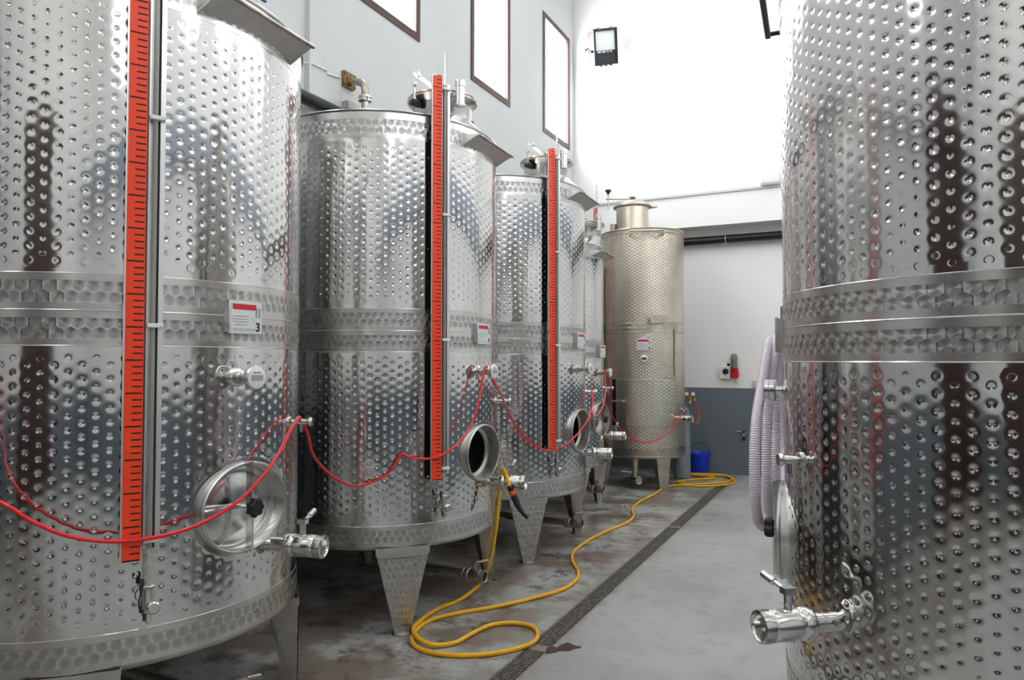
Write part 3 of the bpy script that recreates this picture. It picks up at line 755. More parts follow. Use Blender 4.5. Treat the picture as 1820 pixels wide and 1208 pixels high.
for n, (a, c) in enumerate(LWIN): window(n + 1, XL, 1, a, c, M_win)
for n, (a, c) in enumerate(FILL_WIN): window(n + 7, XR, -1, a, c, M_fill_win)  # window row added on the unseen wall to light the left side
# pilaster and panel joints of the left wall
b = MB(); b.abox(XL, XL + .05, 4.22, 4.42, PAINT, ZC); struct('trim_1', b, M_wall)
b = MB(); b.abox(XL, XR, 10.035, 10.06, 3.945, 3.975); struct('trim_2', b, M_wall)
b = MB(); b.abox(XR - .28, XR, YF, 10.06, 3.50, 3.92); struct('trim_3', b, M_beam_shade)  # shaded strip along this wall, put into the band's blue-grey colour
def door(n, ax, c, w, h, pos, s):
    b = MB()
    def bx(u0, u1, z0, z1, d0, d1):
        if ax == 'y': b.abox(u0, u1, pos + min(s * d0, s * d1), pos + max(s * d0, s * d1), z0, z1)
        else: b.abox(pos + min(s * d0, s * d1), pos + max(s * d0, s * d1), u0, u1, z0, z1)
    bx(c - w / 2, c + w / 2, 0.01, h, 0.002, .05)
    for k in range(2):
        for z in (0.15, 1.6, 3.05):
            if z + 1.25 < h: bx(c - w / 2 + .1 + k * w / 2, c - .1 + k * w / 2, z, z + 1.25, .05, .065)
    struct('door_%d' % n, b, M_door)
door(1, 'y', -1.15, 2.1, 4.4, YF, 1)
door(2, 'x', -2.9, 2.6, 4.4, XL, 1)

# ------------------------------------------------------------------ floor drain
dr = thing('floor_drain', 'long rusty steel channel drain with barred gratings running down the concrete floor', 'drain', (0, 0, 0))
b = MB(); b.abox(DX0, DX1, .4, 9.42, -.16, -.13); b.abox(DX0, DX0 + .004, .4, 9.42, -.13, -.003); b.abox(DX1 - .004, DX1, .4, 9.42, -.13, -.003); obj('drain_channel', b, M_grime, dr)
for k, (a, c) in enumerate(((.42, 3.615), (3.690, 6.835), (6.885, 9.40))):
    b = MB(); w = .004
    b.abox(DX0 + .005, DX0 + .009, a, c, -.028, -.002); b.abox(DX1 - .009, DX1 - .005, a, c, -.028, -.002); b.abox(DX0 + .005, DX1 - .005, a, a + .006, -.028, -.002); b.abox(DX0 + .005, DX1 - .005, c - .006, c, -.028, -.002)
    g = obj('grating', b, M_grate, dr)
    n = 5; me = None
    for i in range(n):
        x = DX0 + .009 + (DX1 - DX0 - .018) * (i + 1) / (n + 1)
        m_ = MB(); m_.abox(x - .0016, x + .0016, a, c, -.026, -.002); obj('grating_bar', m_, M_grate, g)
    m_ = MB(); y = a + .03
    while y < c: m_.abox(DX0 + .007, DX1 - .007, y - .0013, y + .0013, -.022, -.007); y += .030
    o = obj('cross_bars', m_, M_grate, g); o['kind'] = 'stuff'
for a, c in ((3.617, 3.688), (6.838, 6.882), (9.402, 9.419)): b = MB(); b.abox(DX0, DX1, a, c, -.12, -.001); obj('drain_bridge', b, M_floor, dr)

# ------------------------------------------------------------------ the tanks
A = dict(ncol=112)
wine_tank('A', 'dimpled steel wine tank whose label is numbered 3, its oval hatch clamped shut', (-3.037, 2.102, 0), 0, closed=True, number='3', **A)
wine_tank('A', 'dimpled steel wine tank with open oval hatch and a yellow hose hung over its valve', (-2.991, 4.03, 0), 0, closed=False, valve_th=11, valve_z=.800, **A)
wine_tank('A', 'dimpled steel wine tank with open oval hatch and no yellow hose on its valve', (-2.949, 5.691, 0), 0, closed=False, valve_th=12, valve_z=.80, **A)
wine_tank('B', 'slimmer dimpled steel wine tank with shut oval hatch, squeezed beside the dull beige tank', (-3.045, 7.302, 0), 0, R=.512, zb=.474, zbt=.60, zl=1.604, zm=1.72, zu=1.838, zc=2.70, zt=2.848, ncol=74, closed=True,
          fine=1, strip=None, mh=(-3, .975), gauge_z=1.478, valve_th=10, valve_z=.79, cock=(25, 1.30), lab_z=1.706)
def rt():
    t = wine_tank('R', 'big dimpled steel wine tank with a coil of lilac hose hung on its flank', (.514, 2.885, 0), pi, R=.78, zb=.435, zbt=.556, zl=1.5975, zm=1.716, zu=1.832, zc=2.85, zt=3.02, ncol=120, closed=True, valve_th=38, valve_z=.80,
                  strip=None, cock=(26, 1.272), cock_L=.068, mh=(.5, .965), gauge_z=1.485, lab_z=1.70, lever=(.25, .93, .30))
    return t
TR = rt()
for c in list(TR.children):
    if c.name.startswith('thermometer'):
        for d in list(c.children): bpy.data.objects.remove(d)
        bpy.data.objects.remove(c)
def clampfit():
    b = MB(); o, er, et = fr(.78, -2.5, 1.487); b.lathe(o, er, [(.026, -.01), (.026, .006), (.017, .012), (.017, .034), (.0415, .038), (.0415, .052), (.037, .053), (.037, .057), (.0415, .058), (.0415, .074), (.038, .077)], 32); return b
obj('clamp_fitting', clampfit(), M_pol, TR)
def hook():
    b = MB(); o, er, et = fr(.78, -25.3, 0)
    b.rod(o - er * .01 + EZ * 1.80, o + er * .125 + EZ * 1.80, .008, 10); b.bbox(o + er * .125 + EZ * 1.745, et * .016, er * .006, EZ * .095, .003)
    b.rod(o - er * .01 + EZ * 1.652, o + er * .16 + EZ * 1.652, .010, 12); b.rod(o + er * .155 + EZ * 1.645, o + er * .155 + EZ * 1.70, .008, 10); return b
obj('hose_hook', hook(), M_dull, TR)
def slender():
    R = .40; t = thing('wine_tank', 'slender steel wine tank in the room corner with a pink level scale rising above it', 'wine tank', (-3.47, 8.78, 0), 0, 'stainless steel wine tanks')
    link('shell', dimple_shell('shell', M_shell, R, .6, 2.70, 58, fine=False), t)
    b = MB(); ring(b, R - .004, .48, 2.84, 72); obj('plain_strip', b, M_brush, t)
    obj('cone_top', cone_loops(R, 2.84, (0.05, 0), .13, 2.93), M_brush, t)
    b = MB(); b.lathe((.05, 0, 2.92), EZ, [(.13, 0), (.13, .06), (.15, .07), (.15, .08), (.05, .10), (.001, .105)], 32, cap=False); obj('manway_lid', b, M_brush, t)
    b = MB(); b.lathe((0, 0, 0), EZ, [(R, .48), (R - .02, .465), (.1, .44), (.001, .44)], 48, cap=False); obj('dished_bottom', b, M_brush, t)
    for a in (45, 135, -135, -45):
        o, er, et = fr(R, a, 0, -.02); b = MB(); b.prism([o + et * .03, o + et * .08 + EZ * .5, o - et * .08 + EZ * .5, o - et * .03], -er * .01); obj('leg', b, M_brush, t)
    gauge_strip(t, 'H', R, .9, 3.57, th=-24.0, red=M_pink, tube_top=.30, wide=.026)
slender()

# ------------------------------------------------------------------ the beige tank
def beige_tank():
    R = .53; zb, zt = .395, 3.265
    t = thing('wine_tank', 'dull beige finely dimpled wine tank with a square side panel, by the gas cylinder', 'wine tank', (-2.58, 9.10, 0), 0, 'stainless steel wine tanks')
    link('upper_shell', dimple_shell('upper_shell', M_beige, R, 2.07, zt - .05, 96, fine=1, deep=.0022, sig=.0072, broad=.0005), t)
    link('lower_shell', dimple_shell('lower_shell', M_beige, R, zb + .10, 1.97, 96, fine=1, deep=.0022, sig=.0072, broad=.0005), t)
    b = MB(); ring(b, R - .0035, zb + .03, zt, 96); ring(b, R + .0006, 1.965, 2.075, 96); ring(b, R + .0006, zb + .02, zb + .10, 96); ring(b, R + .0006, zt - .05, zt, 96); obj('plain_strip', b, M_beigep, t)
    b = MB()
    for z in (1.965, 2.02, 2.075, zt - .05): n = 96; b.tube([V3((R + .001) * cos(2 * pi * i / n), (R + .001) * sin(2 * pi * i / n), z) for i in range(n)], .003, 6, closed=True)
    obj('weld_seam', b, M_beigep, t)
    b = MB(); b.lathe((0, 0, 0), EZ, [(R + .0006, zb + .03), (R + .004, zb + .016), (R, zb + .002), (R - .03, zb - .012), (.1, zb - .05), (.001, zb - .05)], 80, cap=False); obj('dished_bottom', b, M_beigep, t)
    nc = (-.13, -.02)
    obj('cone_top', cone_loops(R, zt, nc, .215, zt + .07, 80), M_beigep, t)
    b = MB(); n = 96; b.tube([V3((R + .006) * cos(2 * pi * i / n), (R + .006) * sin(2 * pi * i / n), zt) for i in range(n)], .009, 8, closed=True); obj('top_rim', b, M_beigep, t)
    c = V3(nc[0], nc[1], 0)
    b = MB(); b.lathe(c, EZ, [(.232, zt + .045), (.218, zt + .055), (.213, zt + .06), (.213, zt + .355), (.228, zt + .36), (.228, zt + .372)], 48, cap=False); nk = obj('top_manway', b, M_beige, t)
    b = MB(); b.lathe(c, EZ, [(.236, zt + .372), (.242, zt + .378), (.242, zt + .392), (.225, zt + .40), (.15, zt + .45), (.06, zt + .465), (.001, zt + .467)], 48, cap=False); obj('manway_lid', b, M_beigep, nk)
    b = MB(); n = 48; b.tube([c + V3(.245 * cos(2 * pi * i / n), .245 * sin(2 * pi * i / n), zt + .372) for i in range(n)], .009, 8, closed=True); b.bbox(c + V3(.27, .03, zt + .365), EX * .05, EY * .03, EZ * .014, .004); obj('clamp_ring', b, M_dull, nk)
    b = MB(); b.bbox(c + V3(-.13, -.1, zt + .485), unit(V3(-1, -.55, 0)) * .19, unit(V3(.55, -1, 0)) * .028, EZ * .010, .004); b.rod(c + V3(-.27, -.19, zt + .33), c + V3(-.27, -.19, zt + .54), .009, 10); obj('lid_arm', b, M_beigep, nk)
    b = MB(); b.lathe(c + V3(-.27, -.19, zt + .54), EZ, [(.016, 0), (.018, .02), (.038, .035), (.040, .052), (.034, .06), (.001, .062)], 20, cap=False); obj('lid_knob', b, M_black, nk)
    b = MB(); b.lathe(c + V3(.0, -.02, zt + .465), EZ, [(.03, -.01), (.03, .01), (.05, .02), (.052, .04), (.03, .05), (.001, .055)], 20, cap=False); obj('vent_cap', b, M_rust, nk)
    b = MB(); b.bbox(c + V3(-.235, -.09, zt + .10), EX * .035, EY * .03, EZ * .06, .006); obj('side_fitting', b, M_dull, t)
    # bracket bar below the rim
    b = MB(); o, er, et = fr(R, -69, zt - .055); half = .21
    b.rod(o + er * .10 - et * half, o + er * .10 + et * half, .012, 12); b.rod(o + er * .10 - et * half - EZ * .028, o + er * .10 + et * half - EZ * .028, .006, 8)
    for s_ in (-1, 1): b.prism([o + et * s_ * half + er * .105 + EZ * .008, o + et * s_ * half + er * .105 - EZ * .04, o + et * s_ * half - er * .075 - EZ * .055, o + et * s_ * half - er * .075 + EZ * .01], -et * s_ * .006)
    obj('lifting_bracket', b, M_beigep, t)
    # raised square panel with its black edge and handle
    M_panel = mat('aged_panel_steel', (.78, .73, .63), .30, 1.0, noise=.08, nscale=5)
    p = link('side_panel', dimple_shell('side_panel', M_panel, R + .030, .80, 1.365, 20, -111, -33, fine=1, deep=.0024, sig=.0075, broad=.0008), t)
    b = MB()
    def slab(R0, R1, a0, a1, z0, z1, n=24):
        vs = []; fs = []
        for R_ in (R0, R1):
            for z in (z0, z1):
                for i in range(n + 1):
                    a = rad(a0 + (a1 - a0) * i / n); vs.append((R_ * cos(a), R_ * sin(a), z))
        m_ = n + 1
        for i in range(n): fs += [(2 * m_ + i, 2 * m_ + i + 1, 3 * m_ + i + 1, 3 * m_ + i), (m_ + i, m_ + i + 1, 3 * m_ + i + 1, 3 * m_ + i)[::-1], (i, i + 1, 2 * m_ + i + 1, 2 * m_ + i)]
        fs += [(0, 2 * m_, 3 * m_, m_), (n, m_ + n, 3 * m_ + n, 2 * m_ + n)]
        b.add(vs, fs)
    slab(R, R + .0290, -111.5, -32.5, .79, 1.372); obj('panel_sheet', b, M_panel, p)
    b = MB(); slab(R, R + .031, -118, -111.6, .79, 1.372, 4); obj('panel_edge', b, M_black, p)
    o, er, et = fr(R + .032, -111, 1.098); b = MB(); b.rod(o, o + er * .035, .012, 12); b.bbox(o + er * .035 + et * .05, et * .095, EZ * .013, er * .006, .003); obj('panel_handle', b, M_alu, p)
    o, er, et = fr(R, -27, 0, .012); b = MB(); b.tube([o + EZ * 2.0, o + EZ * 1.42, o + EZ * 1.40 - et * .03, o + EZ * 1.395 - et * .16 - er * .004], .009, 8); obj('side_pipe', b, M_beigep, t)
    b = MB(); b.bbox(o - et * .25 + EZ * 2.12 - er * .03, et * .17, EZ * .055, er * .006, .003); obj('name_plate', b, M_beigep, t)
    label_plate(t, 'C', R, -73, 1.805, .185, .15)
    o, er, et = fr(R, -69, 1.91, .02); b = MB(); b.bbox(o, unit(et + EZ * .55) * .075, unit(EZ - et * .55) * .016, er * .003, .001); obj('paper_tag', b, M_lab, t)
    thermometer(t, 'C', R, -73, 1.632, digital=False, L=.07)
    sample_cock(t, 'C', R, -122, 1.222, .10)
    o, er, et = fr(R, -23, .884); valve(t, 'C', o, er, 1.15, (0, .8, .45))
    for th in (-46, -166, 74):
        lgb = MB(); o, er, et = fr(R, th, 0, -.01); lgb.prism([o + et * .055, o + et * .10 + EZ * .40, o - et * .10 + EZ * .40, o - et * .055], -er * .006)
        for s_ in (-1, 1): lgb.prism([o + et * s_ * .055, o + et * s_ * .10 + EZ * .40, o + et * s_ * .10 + EZ * .40 - er * .12, o + et * s_ * .05 - er * .05], -et * s_ * .005)
        obj('leg', lgb, M_beigep, t)
    q = V3(.0, -.40, 0); b = MB(); b.lathe(q, EZ, [(.034, .13), (.036, .2), (.055, .395)], 20); dp = obj('drain_pipe', b, M_beigep, t)
    b = MB(); d = unit(V3(.75, -.66, 0)); a = q + EZ * .115; b.rod(a - d * .06, a + d * .09, .040, 20); b.lathe(a + d * .07, d, [(.048, 0), (.053, .01), (.053, .03), (.044, .032), (.040, .02), (.001, .019)], 24, cap=False); dv = obj('drain_valve', b, M_pol, dp)
    b = MB(); b.rod(a + EZ * .035, a + EZ * .085, .010, 10); b.rod(a + EZ * .083, a + V3(-.17, -.03, .095), .009, 10); obj('drain_lever', b, M_alu, dv)
beige_tank()

# ------------------------------------------------------------------ hoses
yp = [(-1.965, 10.05, .016), (-1.85, 10.07, .014), (-1.70, 10.05, .014), (-1.60, 9.93, .014), (-1.618, 9.60, .014), (-1.857, 9.34, .014), (-2.10, 9.22, .014), (-2.20, 9.34, .014), (-2.03, 9.62, .016), (-1.80, 9.84, .022), (-1.92, 9.90, .030),
      (-2.12, 9.93, .030), (-2.34, 10.02, .022), (-2.36, 10.09, .016), (-2.28, 10.07, .016), (-2.02, 10.0, .036), (-1.70, 10.0, .038), (-1.545, 9.80, .022), (-1.56, 9.45, .014), (-1.824, 9.17, .014), (-2.098, 9.11, .014), (-2.235, 8.949, .014), (-2.238, 8.397, .014), (-2.267, 7.782, .014),
      (-2.224, 7.40, .014), (-2.117, 7.084, .014), (-2.092, 6.787, .014), (-2.163, 6.316, .014), (-2.194, 5.847, .014), (-2.162, 5.50, .014), (-2.072, 5.27, .014), (-1.936, 5.038, .014), (-1.881, 4.851, .014), (-1.887, 4.607, .014), (-1.99, 4.361, .014),
      (-2.146, 4.089, .014), (-2.311, 3.871, .014), (-2.391, 3.702, .014), (-2.375, 3.525, .014), (-2.304, 3.377, .014), (-2.198, 3.308, .014), (-2.045, 3.308, .014), (-1.878, 3.383, .014), (-1.755, 3.51, .014), (-1.686, 3.656, .014), (-1.705, 3.783, .014), (-1.792, 3.886, .014),
      (-1.907, 3.89, .014), (-2.016, 3.805, .014), (-2.057, 3.638, .014), (-2.084, 3.459, .014), (-2.176, 3.372, .022), (-2.286, 3.40, .037), (-2.371, 3.49, .038), (-2.42, 3.652, .03), (-2.455, 3.885, .015), (-2.419, 4.086, .014), (-2.425, 4.29, .02),
      (-2.40, 4.34, .05), (-2.345, 4.33, .13), (-2.29, 4.31, .29), (-2.245, 4.30, .50), (-2.222, 4.295, .70), (-2.205, 4.285, .82), (-2.185, 4.262, .868), (-2.155, 4.225, .876), (-2.115, 4.18, .858), (-2.085, 4.155, .815), (-2.068, 4.15, .775)]
yh = thing('yellow_hose', 'long yellow water hose winding over the floor and up over a tank valve', 'hose', (-2.0, 4.0, 0))
def at0(mb, p): mb.v = [(x - p[0], y - p[1], z - p[2]) for x, y, z in mb.v]; return mb
Y0 = (-2.0, 4.0, 0)
b = MB(); b.tube(spline(yp, .025), .0128, 10); obj('hose_tube', at0(b, Y0), M_yel, yh)
n0 = V3(-2.068, 4.15, .775); nd = unit(V3(.062, .01, -.13)); nx, ny = perp(nd)
b = MB(); b.lathe(n0, nd, [(.016, -.012), (.0185, -.006), (.0185, .022), (.016, .026)], 16); b.lathe(n0 + nd * .052, nd, [(.018, 0), (.023, .008), (.0215, .03), (.019, .07), (.018, .085)], 16)
b.tube([n0 + nd * .13, n0 + nd * .155 + EX * .004, n0 + nd * .185 + EX * .018, n0 + nd * .205 + EX * .034], .0125, 12, rf=[.018, .0165, .0145, .0155])
nz = obj('spray_nozzle', at0(b, Y0), M_black, yh)
b = MB(); b.lathe(n0 + nd * .024, nd, [(.019, 0), (.0215, .004), (.0215, .026), (.019, .030)], 16); obj('nozzle_ring', at0(b, Y0), M_orange, nz)
b = MB(); b.ball(n0 + nd * .125 - EX * .017 - EY * .004, .010); obj('nozzle_button', at0(b, Y0), M_orange, nz)
c0 = V3(-1.965, 10.05, .020); cd = unit(V3(-.9, -.15, 0))
b = MB(); b.lathe(c0, cd, [(.017, -.01), (.021, 0), (.021, .035), (.017, .04)], 16); hc = obj('hose_connector', at0(b, Y0), M_black, yh)
b = MB(); b.lathe(c0 + cd * .04, cd, [(.018, 0), (.023, .004), (.023, .045), (.019, .05), (.013, .051), (.013, .03), (.001, .029)], 16, cap=False); obj('connector_ring', at0(b, Y0), M_orange, hc)

rp = [(-2.80, .30, 1.55), (-2.72, .85, 1.33), (-2.608, 1.36, 1.139), (-2.52, 1.441, 1.055), (-2.444, 1.508, 1.003), (-2.348, 1.606, .972), (-2.262, 1.721, .973), (-2.217, 1.846, .992), (-2.184, 1.999, 1.051), (-2.182, 2.121, 1.127), (-2.20, 2.238, 1.216), (-2.235, 2.335, 1.295),
      (-2.272, 2.42, 1.341), (-2.29, 2.448, 1.3465), (-2.303, 2.475, 1.338), (-2.34, 2.56, 1.26), (-2.47, 2.75, 1.123), (-2.55, 3.0, .975), (-2.60, 3.28, .885), (-2.501, 3.386, .932), (-2.456, 3.423, 1.00), (-2.436, 3.444, 1.050), (-2.425, 3.452, 1.058), (-2.41, 3.462, 1.046), (-2.385, 3.48, 1.031),
      (-2.282, 3.537, 1.028), (-2.215, 3.66, 1.074), (-2.165, 3.803, 1.206), (-2.150, 3.895, 1.394), (-2.155, 3.95, 1.53), (-2.158, 3.982, 1.566), (-2.155, 4.018, 1.545), (-2.154, 4.086, 1.460), (-2.185, 4.24, 1.385), (-2.30, 4.6, 1.218), (-2.345, 4.95, 1.02), (-2.262, 5.186, .89), (-2.172, 5.317, .912), (-2.099, 5.565, 1.044), (-2.12, 5.86, 1.19),
      (-2.165, 6.0, 1.315), (-2.188, 6.042, 1.347), (-2.20, 6.085, 1.315), (-2.215, 6.12, 1.19), (-2.24, 6.19, 1.10), (-2.255, 6.33, 1.085), (-2.31, 6.70, 1.15), (-2.40, 7.05, 1.317), (-2.465, 7.22, 1.475), (-2.472, 7.262, 1.51), (-2.470, 7.31, 1.48), (-2.50, 7.55, 1.27), (-2.67, 8.0, 1.045), (-2.69, 8.4, .79),
      (-2.585, 8.515, .655), (-2.397, 8.555, .60), (-2.199, 8.655, .675), (-2.075, 8.76, .82), (-2.02, 8.84, .925), (-2.00, 8.885, .945), (-1.985, 8.95, .92), (-1.97, 9.2, .83), (-1.965, 9.5, .78), (-1.972, 9.66, .83), (-1.985, 9.70, .92), (-2.01, 9.705, 1.02), (-2.04, 9.71, 1.062)]
b = MB(); b.tube(spline(rp, .02), .0072, 10)
tag(obj('red_hose', b, M_hred), 'thin red gas hose drooping from tank to tank and ending at the cylinder regulator', 'hose')

def coil():
    pts = []
    for X, ym, dz, yr in ((-.372, 2.835, 0, 3.70), (-.348, 3.00, .015, 3.66), (-.332, 3.17, .03, 3.62)):
        pts += [*([(X + .045, 3.52, 1.50), (X + .03, 3.40, 1.63)] if dz == 0 else []), (X + .018, 3.27, 1.69 + dz * .5), (X + .004, (ym + 3.25) / 2 - .0, 1.50 + dz), (X, ym + .03, 1.32), (X, ym, 1.14), (X + .0, ym + .06, 1.0), (X + .01, ym + .2, .93 + dz), (X + .005, (ym + yr) / 2 + .12, .91 + dz), (X, yr - .1, 1.0), (X, yr, 1.18), (X, yr - .08, 1.42), (X + .01, 3.42, 1.63 + dz * .5)]
    return pts
cp = spline(coil(), .0018); s_ = np.concatenate([[0], np.cumsum(np.linalg.norm(np.diff(cp, axis=0), axis=1))])
rfm = .0200 + .0013 * np.cos(2 * pi * s_ / .0092)
sh = thing('suction_hose', 'ribbed lilac suction hose coiled in three loops on the hook of the steel tank', 'hose', (-.35, 3.25, 1.0))
b = MB(); b.tube(cp, .02, 12, rf=rfm); obj('hose_wall', at0(b, (-.35, 3.25, 1.0)), M_lilac, sh, smooth=80)
for e, d in ((0, 1), (-1, -1)):
    q = cp[e]; dd = unit(cp[e] - cp[e + 12 * d]); b = MB(); b.lathe(q, dd, [(.023, -.05), (.023, 0), (.028, .002), (.028, .03), (.021, .032), (.018, .02), (.001, .019)], 20, cap=False); obj('hose_coupling', at0(b, (-.35, 3.25, 1.0)), M_pol, sh)

# ------------------------------------------------------------------ gas cylinder and bucket
g = thing('gas_cylinder', 'tall grey gas cylinder with twin gauges standing between beige tank and blue bucket', 'gas cylinder', (-2.235, 9.78, 0))
b = MB(); b.lathe((0, 0, 0), EZ, [(.10, .0), (.116, .012), (.116, .84), (.110, .89), (.092, .94), (.062, .98), (.04, 1.0), (.036, 1.03), (.036, 1.05)], 36); obj('body', b, M_cyl, g)
b = MB(); b.lathe((0, 0, .93), EZ, [(.0985, 0), (.098, .004), (.092, .016), (.090, .018)], 32, cap=False); obj('yellow_band', b, mat('cylinder_band', (.42, .38, .20), .5), g)
b = MB(); b.rod((0, 0, 1.04), (0, 0, 1.13), .018, 12); b.rod((0, 0, 1.10), (.05, -.03, 1.10), .014, 12); b.rod((0, 0, 1.13), (0, 0, 1.155), .026, 12); vv = obj('valve', b, M_brass, g)
b = MB(); b.rod((.05, -.03, 1.10), (.20, -.075, 1.10), .016, 12); b.rod((.13, -.055, 1.12), (.13, -.055, 1.05), .022, 14); b.rod((.13, -.055, 1.06), (.135, -.10, 1.01), .020, 12); b.rod((.19, -.072, 1.10), (.205, -.076, 1.06), .010, 10); rg = obj('regulator', b, M_brass, g)
for x, y in ((.085, -.06), (.175, -.085)):
    b = MB(); d = unit(V3(.35, -.93, .05)); b.lathe(V3(x, y, 1.155) - d * .012, d, [(.028, 0), (.030, .003), (.030, .022), (.027, .026)], 24); b.rod((x, y, 1.10), (x, y, 1.14), .007, 8); gg = obj('pressure_gauge', b, M_black, rg)
    b = MB(); b.lathe(V3(x, y, 1.155) + d * .012, d, [(.0255, 0), (.0255, .004), (.001, .0045)], 24, cap=False); gf = obj('gauge_face', b, M_white, gg)
    b = MB(); b.box(V3(x, y, 1.155) + d * .0172, unit(V3(.93, .35, .6)) * .014, EZ * .0016, d * .0004); obj('gauge_needle', b, M_ink, gg)
bk = thing('bucket', 'blue plastic bucket with thin wire handle against the slate painted wall', 'bucket', (-2.085, 10.205, 0))
b = MB(); b.lathe((0, 0, 0), EZ, [(.001, .012), (.098, .012), (.104, .0), (.110, .002), (.142, .27), (.150, .272), (.152, .282), (.151, .305), (.146, .308), (.140, .30), (.106, .02), (.001, .018)], 40, cap=False); obj('body', b, M_blueb, bk)
b = MB(); hp = [V3(.150 * cos(a), .02 + .05 * sin(a) * .4, .285 + .155 * sin(a)) for a in np.linspace(0, pi, 24)]; b.tube(hp, .0035, 8); obj('wire_handle', b, M_black, bk)
b = MB(); [b.bbox((s * .151, .02, .285), EX * .008, EY * .018, EZ * .018, .003) for s in (-1, 1)]; obj('handle_lug', b, M_blueb, bk)

# ------------------------------------------------------------------ things on the walls
fo = V3(-3.31, 9.66, 6.16)
ft = thing('floodlight', 'tilted black floodlight with pale reflector glass high on the white back wall', 'lamp', tuple(fo))
fn = unit(V3(.80, -.52, -.32)); fu0 = unit(EZ - fn * fn[2]); fs0 = np.cross(fu0, fn); ro = rad(17)
fs1 = fs0 * cos(ro) + fu0 * sin(ro); fu = fu0 * cos(ro) - fs0 * sin(ro)
if fs1[0] < 0: fs1 = -fs1
hw, hh, dp = .205, .245, .10
def quadbox(b, w0, h0, d0, w1, h1, d1):
    vs = [fs1 * a * w + fu * c * h + fn * d for w, h, d in ((w0, h0, d0), (w1, h1, d1)) for a, c in ((-1, -1), (1, -1), (1, 1), (-1, 1))]
    return b.add(vs, [(3, 2, 1, 0), (4, 5, 6, 7)] + [(i, (i + 1) % 4, 4 + (i + 1) % 4, 4 + i) for i in range(4)])
b = MB(); quadbox(b, hw * .62, hh * .80, -dp * 1.9, hw * .97, hh * .97, dp * .40); obj('housing', b, M_lamps, ft)
b = MB()
for s in (-1, 1):
    b.bbox(fs1 * s * (hw - .014) + fn * .065, fs1 * .016, fu * hh, fn * .018, .004); b.bbox(fu * s * (hh - .016) + fn * .065, fs1 * hw, fu * .018, fn * .018, .004)
b.box(-fu * (hh * .55) + fn * .062, fs1 * (hw - .02), fu * hh * .34, fn * .006)
for s in (-1, 0, 1): b.bbox(-fu * (hh + .01) + fs1 * s * .09 + fn * .05, fs1 * .02, fu * .008, fn * .02, .002)
fb = obj('front_frame', b, M_lampb, ft)
b = MB(); b.box(fu * hh * .36 + fn * .050, fs1 * (hw - .026), fu * (hh * .56), fn * .004)
b.prism([fs1 * -(hw - .026) + fu * hh * .9 + fn * .056, fs1 * -(hw - .026) - fu * hh * .18 + fn * .056, fs1 * -(hw - .10) - fu * hh * .10 + fn * .056, fs1 * -(hw - .10) + fu * hh * .8 + fn * .056], fn * .002); obj('reflector', b, M_lampg, ft)
b = MB(); r = random.Random(5)
for k, wd in enumerate((.040, .038, .018, .020)): b.box(-fu * hh * .275 + fs1 * (-.115 + (0, .082, .150, .205)[k]) + fn * .069, fs1 * wd * .8, fu * .010, fn * .001)
obj('printed_marks', b, M_lab, fb)['kind'] = 'stuff'
for s in (-1, 1):
    b = MB(); b.rod(fs1 * s * hw * .55 + fu * (hh + .002) + fn * .04, fs1 * s * hw * .55 + fu * (hh + .002) + fn * .10, .016, 12); obj('brass_latch', b, M_brass, ft)
b = MB(); wallpt = V3(-3.40, 10.062, 6.26) - fo; bk_ = -fn * .235 + EZ * .02
for s_ in (-1, 1): b.tube([fs1 * s_ * (hw + .012) + fn * .02 - fu * .05, fs1 * s_ * (hw + .014) - fn * .10 - fu * .05, fs1 * s_ * hw * .75 - fn * .225 - fu * .02, bk_], .010, 8)
for s_ in (-1, 1): b.rod(fs1 * s_ * (hw - .01) + fn * .02 - fu * .05, fs1 * s_ * (hw + .028) + fn * .02 - fu * .05, .016, 10)
b.rod(bk_, wallpt, .014, 10); b.rod(wallpt - EY * .03, wallpt, .05, 16); obj('mounting_yoke', b, M_lampb, ft)

b = MB(); b.tube([V3(XL + .10, YF + .05, 3.63), V3(XL + .10, 10.0, 3.63 - .0)], .052, 16); tag(obj('black_pipe', b, M_pipe), 'thick black pipe running along the side wall behind the dimpled tanks', 'pipe')
bp_ = thing('black_pipe', 'thick black pipe crossing the back wall above the beige tank', 'pipe', (0, 0, 0))
b = MB(); b.tube([V3(-3.2, 10.25, 3.325), V3(XR - .02, 10.25, 3.325)], .058, 18); obj('pipe_tube', b, M_pipe, bp_)
for x in (-1.70, -.2, 1.3):
    b = MB(); b.box((x, 10.30, 3.325), EX * .012, EY * .06, EZ * .012); n = 20; b.tube([V3(x, 10.25 + .061 * cos(2 * pi * i / n), 3.325 + .061 * sin(2 * pi * i / n)) for i in range(n)], .006, 6, closed=True); obj('pipe_clip', b, M_alu, bp_)

vp = thing('vent_pipe', 'steel pipe with rusty elbow and wall flange rising behind the tanks', 'pipe', (-3.70, 4.70, 0))
b = MB(); b.rod((0, 0, 0), (0, 0, 3.78), .031, 16, .001); el = [V3(0, 0, 3.80), V3(0, 0, 3.86), V3(-.012, .004, 3.91), V3(-.05, .012, 3.945), V3(-.10, .018, 3.962), V3(-.19, .03, 3.985)]; b.tube(spline(el, .01), .032, 16); obj('pipe_tube', b, M_dull, vp)
b = MB(); b.lathe((0, 0, 3.765), EZ, [(.036, 0), (.055, .006), (.055, .022), (.046, .026), (.046, .032), (.055, .036), (.055, .05), (.036, .058)], 24); b.rod((.05, -.03, 3.79), (.075, -.045, 3.79), .012, 8); obj('pipe_union', b, M_brush, vp)
b = MB(); b.prism([V3(-.185, .03 - .07, 3.93), V3(-.185, .03 + .07, 3.93), V3(-.185, .03 + .07, 4.06), V3(-.185, .03 - .07, 4.06)], V3(-.032, 0, 0)); b.rod((-.19, .03, 3.985), (-.165, .028, 3.982), .042, 16)
